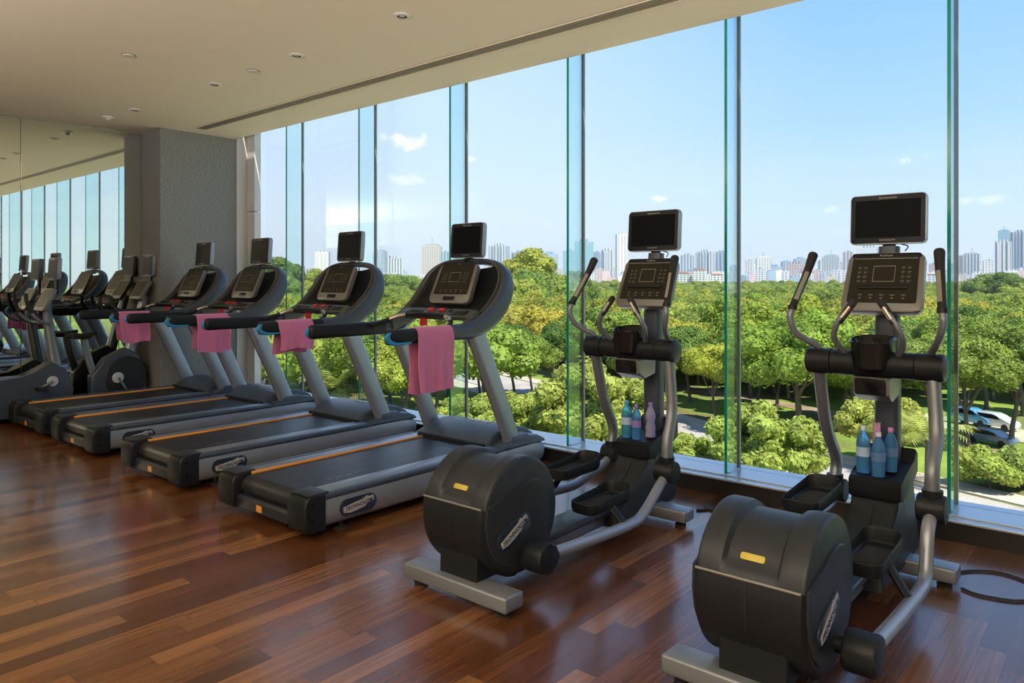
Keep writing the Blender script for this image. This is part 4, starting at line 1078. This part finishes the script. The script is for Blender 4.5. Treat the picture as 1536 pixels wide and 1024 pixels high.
special('near', 1452, 70, 'spreading tree with a leaning dark trunk just right of the last glass fin', 1.0, (.75, .80, .9))
special('near', 1516, 71, 'tree with a forked trunk cut by the right edge of the picture', 1.1, (.70, .78, .9))
special('round', 1395, 78, 'dark tree behind the nearer cross trainer, left of the last glass fin', .95, (.7, .8, .9))
special('near', 1074, 82, 'slender yellow green tree standing by the footpath, right of the first cross trainer', .85, (1.35, 1.25, 1.0))
special('shrub', 897, 63, 'light green open tree low behind the first cross trainer, at its left arm', 1.75, (.95, .95, .9), group=None)
special('shrub', 860, 66, 'light green low tree right of the fin beside the nearest treadmill', 1.3, (.9, .92, .9))
special('shrub', 1148, 54, 'light green shrubby tree low at the sill beside the middle glass fin', 1.35, (.95, 1.0, .9))
special('shrub', 1190, 57, 'light green shrub at the sill, right of the shrubby tree beside the fin', .85, (.9, .95, .9), 'park_shrub', 'shrub')
special('shrub', 1028, 58, 'light green shrub at the sill just right of the first cross trainer', .8, (.95, 1.0, .9), 'park_shrub', 'shrub')
special('bush', 1488, 56.5, 'small young tree with thin stems by the paved corner at the right edge', 1.25, (.95, 1.0, .9), 'young_tree', 'tree')
special('bush', 1530, 57.5, 'small bush at the right picture edge above the paving', 1.2, (.8, .9, .9), 'park_shrub', 'shrub')
special('shrub', 1322, 64, 'pale green tree behind the mast of the nearer cross trainer', 1.2, (1.0, .98, .9))
for px, d, s in ((742, 66, 1.15), (775, 72, 1.0), (722, 60, 1.0), (800, 76, .9), (830, 70, .85), (700, 70, 1.0)):
    special('shrub', px, d, 'light green low shrub outside, right of the nearest treadmill upright', s, (.95, .98, .9), 'park_shrub', 'shrub', 'low shrubs right of the nearest treadmill upright')
for px, d, s, k in ((560, 74, 1.1, 'near'), (606, 72, 1.0, 'near'), (520, 84, 1.0, 'round'), (655, 84, 1.0, 'round'), (585, 92, 1.1, 'round'), (450, 84, 1.1, 'broad'), (475, 98, 1.1, 'round'), (400, 96, 1.1, 'round')):
    special(k, px, d, 'mid green leafy tree seen between the treadmill uprights', s, (.95, 1.0, .9), group='trees seen between the treadmill uprights')
for px, d, s in ((772, 100, .95), (800, 96, .85), (826, 102, .95), (742, 104, .95), (720, 98, .9)):
    special('near', px, d, 'dark green tree by the path, right of the nearest treadmill', s, (.70, .78, .85), group='row of trees along the path')
for px, d, s in ((960, 84, .9), (1000, 92, .95), (1035, 98, .95), (1100, 92, .95), (1135, 88, .9), (1165, 92, 1.0)):
    special('near', px, d, 'dark green tree by the footpath, right of the first cross trainer', s, (.65, .75, .9), group='trees along the footpath right of the first cross trainer')
for px, d, s in ((1262, 84, .9), (1290, 78, .8), (1345, 86, 1), (1480, 92, 1.1), (1535, 88, 1.1), (1425, 96, 1.1)):
    special('near', px, d, 'shady green tree by the parking strip, around the nearer cross trainer', s, (.75, .85, .9), group='trees along the parking strip')

# palms
def palm_meshes(seed):
    rs = random.Random(seed); V = []; Fc = []
    for k in range(26):
        a = 2*math.pi*k/26 + rs.uniform(-.1, .1); el = rs.uniform(.1, 1.2); Ln = rs.uniform(2.4, 3.2)
        P = [Vector((0, 0, 3.0))]; v = Vector((math.cos(a)*math.cos(el), math.sin(a)*math.cos(el), math.sin(el)))
        for i in range(9): P.append(P[-1] + v * Ln/9); v = (v + Vector((0, 0, -.16))).normalized()
        side = Vector((-math.sin(a), math.cos(a), 0))
        for i in range(1, 9):
            for s in (-1, 1):
                for q in (0, .5):
                    c = P[i].lerp(P[i+1], q); w = .55*math.sin(math.pi*(i+q+.6)/10.5)+.08; tip = c + side*s*w + (P[i+1]-P[i])*.9 + Vector((0, 0, -.18)); n = (P[i+1]-P[i])*.16
                    j = len(V); V += [c - n, c + n, tip]; Fc.append((j, j+1, j+2))
    me = bpy.data.meshes.new('palm_fronds'); me.from_pydata([tuple(v) for v in V], [], Fc); me.materials.append(LEAFY); return me
PM = palm_meshes(3)
tb = tube([(0, 0, -.2), (.05, 0, 1.5), (0, 0, 3.05)], [.22, .17, .15], seg=10); tmp = bpy.data.meshes.new('palm_trunk'); tb.to_mesh(tmp); tb.free(); tmp.materials.append(BARK)
for px, d, s, lab in ((1392, 57, 1.25, 'palm with arching fronds at the sill between the nearer cross trainer and the last fin'), (502, 78, 1.5, 'palm seen between the uprights of the two middle treadmills'), (1352, 60, 1.1, 'palm half hidden behind the nearer cross trainer mast')):
    p = at(px, d); t = tag(empty('palm_tree', (p.x, p.y, GZ), rnd.uniform(0, 6)), lab, 'palm'); t.scale = (s, s, s); NT.append((p.x, p.y, 2))
    for nm, me in (('palm_fronds', PM), ('palm_trunk', tmp)):
        o = bpy.data.objects.new(nm, me); COL.objects.link(o); o.parent = t

# the near forest, each tree a thing
ZONES = [(-900, 452, 'beyond the farthest treadmills'), (452, 556, 'beyond the screen of the second treadmill'), (556, 691, 'between the second and nearest treadmill'), (691, 852, 'just right of the nearest treadmill console'),
         (852, 980, 'left of the first cross trainer'), (980, 1105, 'right of the first cross trainer'), (1105, 1270, 'left of the nearer cross trainer'), (1270, 1434, 'behind the nearer cross trainer'), (1434, 9000, 'right of the last glass fin')]
def zone(px):
    for a, b_, s in ZONES:
        if a <= px < b_: return s
def road_clear(x, y, mrg):
    for (a, b_) in zip(road, road[1:]):
        a = np.array(a, float); b_ = np.array(b_, float); t = np.clip(np.dot((x, y)-a, b_-a)/np.dot(b_-a, b_-a), 0, 1)
        if np.linalg.norm((x, y)-(a+(b_-a)*t)) < mrg: return False
    return True
cand = []
rs = np.random.RandomState(5)
def scatter(dmin, dmax, sp, px0, px1):
    """jittered grid in the world"""
    out = []; n = int(dmax*1.6/sp) + 2
    for i in range(-n, n):
        for j in range(0, n):
            x = (i + .5*(j % 2) + rs.uniform(-.32, .32))*sp; y = 40 + (j + rs.uniform(-.32, .32))*sp*.87
            p = Vector((x, y, 0)); d = p.dot(FW); 
            if not dmin < d < dmax: continue
            px = 768 + F * p.dot(RT) / d
            if px0 < px < px1: out.append((d, px, x, y))
    return out
near_c = sorted(scatter(88, 250, 7.6, 372, 1600))
n_near = 0; rest = []
for d, px, x, y in near_c:
    if any((x-a)**2 + (y-b_)**2 < (r+1.0)**2 for a, b_, r in NT) or not road_clear(x, y, 12): continue
    if n_near < 262:
        n_near += 1
        k = rs.choice(['round', 'broad', 'small', 'tall'], p=[.34, .30, .2, .16]); s = rs.uniform(.82, 1.12)
        warm = rs.uniform(.85, 1.25); 
        if 650 < px < 860 and 130 < d < 300: s *= 1.15
        yel = rs.rand() < .30
        col = (warm*1.15, 1.08, .9) if yel else (warm*.85, .92, .95)
        dist = 'front rows' if d < 125 else ('middle rows' if d < 155 else 'back rows')
        lab = k + (' yellow green tree, ' if yel else ' green tree, ') + dist + ', ' + zone(px)
        tree(k, Vector((x, y, 0)), lab, 'park canopy trees ' + zone(px) + ', ' + dist + ', ' + k + (', yellow green' if yel else ', green'), s, None, col)
    else: rest.append((x, y, 1))
rest += [(x, y, 1) for d, px, x, y in scatter(95, 250, 8.0, 1600, 2600) if road_clear(x, y, 12)]
# the rest of the canopy: uncountable, one object that repeats the crowns over points
far = rest + [(x, y, 1) for d, px, x, y in scatter(250, 520, 8.2, 330, 2300)] + [(x, y, 1.25) for d, px, x, y in scatter(520, 1120, 12, 300, 2300)]
for px_, d_, s_ in ((770, 205, 1.75), (800, 215, 1.85), (826, 210, 2.0), (748, 220, 1.6), (858, 230, 1.6), (1500, 330, 1.7), (1480, 340, 1.6), (1522, 335, 1.8), (395, 330, 1.8), (415, 320, 1.9), (440, 330, 1.7), (480, 360, 1.7), (545, 380, 1.8), (580, 390, 1.8), (610, 400, 1.7)):
    for k in range(3):
        p = at(px_ + rs.uniform(-10, 10), d_ + rs.uniform(-12, 12)); far.append((p.x, p.y, s_))
pm = bpy.data.meshes.new('far_canopy'); pm.from_pydata([(x, y, GZ) for x, y, s in far], [], [])
at_ = pm.attributes.new('size', 'FLOAT', 'POINT'); at_.data.foreach_set('value', [s*rs.uniform(.8, 1.15) for x, y, s in far])
ar_ = pm.attributes.new('turn', 'FLOAT', 'POINT'); ar_.data.foreach_set('value', [rs.uniform(0, 6.28) for _ in far])
fo = bpy.data.objects.new('far_tree_canopy', pm); COL.objects.link(fo)
tag(fo, 'dense continuous tree canopy reaching back to the city skyline', 'tree canopy', kind='stuff')
ng = bpy.data.node_groups.new('canopy', 'GeometryNodeTree')
ng.interface.new_socket('Geometry', in_out='INPUT', socket_type='NodeSocketGeometry'); ng.interface.new_socket('Geometry', in_out='OUTPUT', socket_type='NodeSocketGeometry')
gi = ng.nodes.new('NodeGroupInput'); go = ng.nodes.new('NodeGroupOutput'); iop = ng.nodes.new('GeometryNodeInstanceOnPoints'); jn = ng.nodes.new('GeometryNodeGeometryToInstance')
first = {}
for o in bpy.data.objects:
    if o.name.startswith('tree_crown') and o.data.name not in first: first[o.data.name] = o
for nm in ('round_crown', 'broad_crown', 'small_crown', 'tall_crown'):
    oi = ng.nodes.new('GeometryNodeObjectInfo'); oi.inputs['Object'].default_value = first[nm]; oi.transform_space = 'ORIGINAL'; oi.inputs['As Instance'].default_value = True
    ng.links.new(oi.outputs['Geometry'], jn.inputs[0])
ng.links.new(gi.outputs[0], iop.inputs['Points']); ng.links.new(jn.outputs[0], iop.inputs['Instance'])
iop.inputs['Pick Instance'].default_value = True
na = ng.nodes.new('GeometryNodeInputNamedAttribute'); na.data_type = 'FLOAT'; na.inputs[0].default_value = 'size'
ng.links.new(na.outputs[0], iop.inputs['Scale'])
nb_ = ng.nodes.new('GeometryNodeInputNamedAttribute'); nb_.data_type = 'FLOAT'; nb_.inputs[0].default_value = 'turn'
cx_ = ng.nodes.new('ShaderNodeCombineXYZ'); ng.links.new(nb_.outputs[0], cx_.inputs[2]); 
er = ng.nodes.new('FunctionNodeEulerToRotation'); ng.links.new(cx_.outputs[0], er.inputs[0]); ng.links.new(er.outputs[0], iop.inputs['Rotation'])
ng.links.new(iop.outputs[0], go.inputs[0])
md = fo.modifiers.new('canopy', 'NODES'); md.node_group = ng

# cars
def car(px, d, rz, col, label, L_=4.3, Hh=1.5):
    p = at(px, d); t = tag(empty('parked_car', (p.x, p.y, GZ + .1), rz), label, 'car'); t.scale = (L_/4.3, 1, Hh/1.5)
    pr = [(-2.1, .35), (-2.15, .75), (-2.0, .92), (-1.75, 1.30), (-1.3, 1.47), (.2, 1.48), (.75, 1.32), (1.15, .98), (2.0, .85), (2.15, .6), (2.1, .35)]
    obj('car_body', prism(pr, -.85, .85, 'y', .08, 2), mat(label[:6] + 'car_paint', col, .25, .2, .6), t)
    for s in (-1, 1): obj('side_window', prism([(-1.65, 1.0), (-1.28, 1.38), (.15, 1.39), (.65, 1.26), (.95, 1.0)], s*.852-.005, s*.852+.005, 'y'), BLACKG, t)
    for x in (-1.35, 1.35):
        for s in (-1, 1): obj('wheel', lathe([(.001, s*.68), (.32, s*.68), (.33, s*.86), (.2, s*.88), (.001, s*.87)], 20, axis='y', c=(x, 0, .32)), RUBBER, t)
az = R(-22)
car(1457, 82, az, (.12, .35, .62), 'blue parked car in the strip right of the last glass fin', 4.6, 2.0)
car(1492, 80, az, (.62, .66, .70), 'white parked car beside the blue one in the parking strip', 4.6, 1.8)
car(1487, 72.5, az, (.20, .24, .30), 'grey parked car half hidden by the forked tree trunk', 4.4, 1.5)
# low red-roofed pavilion seen between the farther treadmills
p = at(425, 118); t = tag(empty('park_pavilion', (p.x, p.y, GZ), R(20)), 'low pavilion with a red roof seen between the farther treadmills', 'pavilion')
obj('pavilion_wall', B(-6, 6, -3, 3, 0, 2.4), WALLM, t, False); obj('pavilion_roof', prism([(-6.6, 2.4), (6.6, 2.4), (5.4, 3.2), (-5.4, 3.2)], -3.6, 3.6, 'y'), mat('red_roof', (.50, .16, .12), .8), t, False)

# city
def facade(name, win, fl, wd, ratio, glassy=.3):
    m, N, L, b = node_mat(name)
    oi = N.new('ShaderNodeObjectInfo'); tc = N.new('ShaderNodeTexCoord'); sp = N.new('ShaderNodeSeparateXYZ'); L.new(tc.outputs['Object'], sp.inputs[0])
    fz = mnode(N, L, 'FRACT', mnode(N, L, 'DIVIDE', sp.outputs['Z'], fl)); fx = mnode(N, L, 'FRACT', mnode(N, L, 'DIVIDE', mnode(N, L, 'ADD', sp.outputs['X'], sp.outputs['Y']), wd))
    k = mnode(N, L, 'MULTIPLY', mnode(N, L, 'LESS_THAN', fz, ratio), mnode(N, L, 'LESS_THAN', fx, ratio + .1))
    mx = N.new('ShaderNodeMix'); mx.data_type = 'RGBA'; L.new(k, mx.inputs['Factor']); L.new(oi.outputs['Color'], mx.inputs[6]); mx.inputs[7].default_value = (*win, 1)
    L.new(mx.outputs[2], b.inputs['Base Color']); b.inputs['Roughness'].default_value = .6; return m
FA = [facade('facade_small_windows', (.16, .20, .25), 3.4, 5.5, .5), facade('facade_ribbon', (.14, .21, .30), 3.8, 400, .48), facade('facade_vertical', (.17, .25, .33), 600, 6.5, .5), facade('facade_glass', (.20, .38, .46), 4.2, 5.0, .82)]
CC = {'white': (.74, .72, .69), 'beige': (.62, .53, .45), 'bluegrey': (.36, .45, .55), 'teal': (.34, .52, .56), 'pink': (.66, .50, .46), 'grey': (.50, .52, .54), 'brown': (.42, .33, .30), 'red': (.58, .26, .20)}
def building(px, w, top, col, fa, d, label, group=None, base_h=0, style=0, name='tower_block'):
    rr_ = random.Random(int(px*7+top)); W = w*d/F; Hh = (HOR-top)*d/F + 16; D = min(38, W*rr_.uniform(.7, 1.1))
    p = at(px, d); yaw = YAW - math.atan((px-768)/F) + rr_.uniform(-.25, .25)
    t = tag(empty(name, (p.x, p.y, GZ), yaw), label, 'building', group); W *= .86
    o = obj('building_wall', B(-W/2, W/2, -D/2, D/2, 0, Hh), FA[fa], t, False); o.color = (*CC[col], 1)
    if style != 9:
        o = obj('roof_plant', B(-W*.22, W*.25, -D*.25, D*.25, Hh, Hh + W*.14), FA[2], t, False); o.color = (*CC[col], 1)
        if style in (1, 2):
            for k in (-.28, .05, .34):
                o = obj('facade_bay', B(W*(k-.07), W*(k+.07), -D/2-1.6, -D/2+1, 6, Hh-2), FA[1 if style == 1 else 2], t, False); o.color = (*[c*.92 for c in CC[col]], 1)
        if style == 3: 
            o = obj('roof_crown', B(-W*.38, W*.38, -D*.38, D*.38, Hh, Hh + W*.10), FA[0], t, False); o.color = (*CC[col], 1)
            obj('roof_mast', tube([(0, 0, Hh), (0, 0, Hh + W*.45)], .6, seg=6, sm=1), JOINT, t)
    else:
        o = obj('building_roof', prism([(-W*.52, Hh), (W*.52, Hh), (W*.3, Hh + W*.10), (-W*.3, Hh + W*.10)], -D*.52, D*.52, 'y'), mat('tile_roof', (.55, .20, .15), .8), t, False)
    return t
BL = [(484, 23, 378, 'white', 1, 'white and blue tower just left of the second treadmill screen', 1), (468, 16, 404, 'beige', 0, 'low beige block left of the white tower past the second treadmill', 0),
 (570, 22, 377, 'bluegrey', 0, 'blue grey tower right of the second treadmill screen', 3), (590, 29, 387, 'white', 2, 'broad whitish block beside the blue grey tower', 0),
 (648, 33, 370, 'beige', 0, 'beige tower with a stepped rooftop left of the nearest treadmill console', 3), (668, 14, 378, 'teal', 2, 'narrow teal tower behind the fin left of the nearest treadmill screen', 0),
 (749, 31, 369, 'white', 2, 'tall white tower with blue vertical bands right of the nearest treadmill screen', 2), (780, 26, 379, 'bluegrey', 2, 'paler ribbed tower next to the tall banded one', 2),
 (801, 15, 384, 'white', 0, 'small white block left of the long grey one', 0), (824, 30, 381, 'bluegrey', 1, 'long blue grey office block left of the fin with the treadmill', 0), (854, 21, 376, 'teal', 3, 'teal glass block seen through the glass fin', 0),
 (876, 32, 363, 'teal', 3, 'teal glass tower right of the glass fin', 0), (896, 11, 378, 'bluegrey', 0, 'narrow blue grey block beside the teal glass tower', 0), (911, 19, 375, 'white', 2, 'white ribbed block in the middle of the gap left of the first cross trainer', 2),
 (904, 52, 400, 'white', 0, 'low wide white block with a grid front below the towers', 0), (932, 18, 351, 'white', 1, 'tall white tower with floor bands touching the first cross trainer screen', 1),
 (1031, 22, 383, 'grey', 2, 'grey ribbed tower just right of the first cross trainer screen', 0), (1058, 28, 378, 'white', 2, 'pair like white tower in the middle right of the first cross trainer', 2), (1082, 20, 378, 'bluegrey', 2, 'blue grey tower right beside the middle glass fin', 1),
 (1124, 15, 390, 'white', 0, 'white block right of the middle glass fin', 0), (1145, 24, 387, 'white', 0, 'white stepped block second from the middle glass fin', 3), (1161, 26, 400, 'bluegrey', 1, 'low blue grey office block in front of the white stepped one', 0),
 (1196, 34, 396, 'pink', 0, 'pinkish block left of the nearer cross trainer handle', 0), (1213, 12, 388, 'bluegrey', 0, 'small dark blue block at the nearer cross trainer left handle', 0), (1247, 27, 385, 'grey', 0, 'grey white block between the handle and console of the nearer cross trainer', 3), (1272, 17, 378, 'pink', 2, 'pinkish tower left beside the screen of the nearer cross trainer', 0),
 (1303, 36, 372, 'white', 1, 'white block below the screen of the nearer cross trainer', 0), (1401, 14, 396, 'pink', 0, 'pinkish block between the console and right handle of the nearer cross trainer', 0),
 (1441, 9, 384, 'brown', 2, 'slim brown tower just right of the last glass fin', 0), (1458, 25, 381, 'white', 2, 'white tower with a dark flat top right of the last fin', 3), (1483, 16, 391, 'white', 0, 'small white block between the two tallest right hand towers', 0),
 (1505, 24, 362, 'white', 2, 'white tower with a blue glass top near the right edge', 1), (1506, 17, 346, 'bluegrey', 3, 'blue glass tower rising behind the white one near the right edge', 3), (1530, 25, 348, 'white', 2, 'tall white and pink tower cut by the right edge', 2)]
for i, (px, w, top, col, fa, lab, st) in enumerate(BL):
    building(px, w, top, col, fa, 1560 + (i % 5)*50, lab, style=st)
for px, w, top in ((1026, 26, 410), (1050, 22, 405), (1075, 20, 412), (1012, 14, 413), (1210, 22, 409), (1400, 18, 412)):
    building(px, w, top, 'white', 0, 1200 + 20*(px % 5), 'low red roofed house ' + zone(px), 'low red roofed houses ' + zone(px), style=9, name='low_house')
names = {'white': 'white', 'beige': 'beige', 'bluegrey': 'blue grey', 'pink': 'pinkish', 'grey': 'grey'}
px = 385.0; ib = 0
while px < 1560:
    w = rnd.uniform(7, 20); col = rnd.choice(['white', 'white', 'beige', 'grey', 'pink', 'bluegrey']); top = rnd.uniform(402, 417)
    if px < 720: top = rnd.uniform(408, 418)
    building(px + w/2, w, top, col, rnd.choice((0, 0, 1)), 1330 + (ib % 4)*52, 'low ' + names[col] + ' skyline block ' + zone(px + w/2), 'low ' + names[col] + ' blocks ' + zone(px + w/2), name='city_block')
    px += w * rnd.uniform(.55, 1.0); ib += 1
px = 390.0
while px < 1550:
    w = rnd.uniform(9, 20); top = rnd.uniform(388, 404) if px > 1000 else rnd.uniform(395, 408); col = rnd.choice(['white', 'grey', 'bluegrey', 'pink', 'white'])
    building(px + w/2, w, top, col, rnd.choice((0, 1, 2)), 1850 + (ib % 3)*90, 'taller ' + names[col] + ' skyline block ' + zone(px + w/2), 'mid height ' + names[col] + ' blocks ' + zone(px + w/2), name='city_block')
    ib += 1; px += w * (rnd.uniform(1.1, 2.2) if px > 1000 else rnd.uniform(1.6, 3.2))
# thin summer haze over the park and the city
hm = bpy.data.materials.new('summer_haze'); hm.use_nodes = True; hn = hm.node_tree; hn.nodes.remove(hn.nodes['Principled BSDF'])
vsn = hn.nodes.new('ShaderNodeVolumeScatter'); vsn.inputs['Color'].default_value = (.93, .96, 1, 1); vsn.inputs['Density'].default_value = .00012; vsn.inputs['Anisotropy'].default_value = .2
hn.links.new(vsn.outputs[0], hn.nodes['Material Output'].inputs['Volume'])
hz = obj('summer_haze', B(-5000, 5000, 60, 6000, GZ - .5, 260), hm, None, False); tag(hz, 'thin pale haze over the park trees and the distant city', 'haze', kind='stuff')

# look-alikes that share a label are told apart by their order in the view
ORD = ['leftmost', 'second from left', 'third from left', 'fourth from left', 'fifth from left', 'sixth from left', 'seventh from left', 'eighth from left', 'ninth from left', 'tenth from left', 'eleventh from left', 'twelfth from left']
by = {}
for o in scene.objects:
    if o.parent is None and o.get('label') and o.get('group'): by.setdefault(o['label'], []).append(o)
for lab, os_ in by.items():
    if 1 < len(os_) <= 12:
        os_.sort(key=lambda o: o.location.dot(RT) / o.location.dot(FW))
        for k, o in enumerate(os_): o['label'] = ORD[k] + ' ' + lab if k < len(os_) - 1 else 'rightmost ' + lab
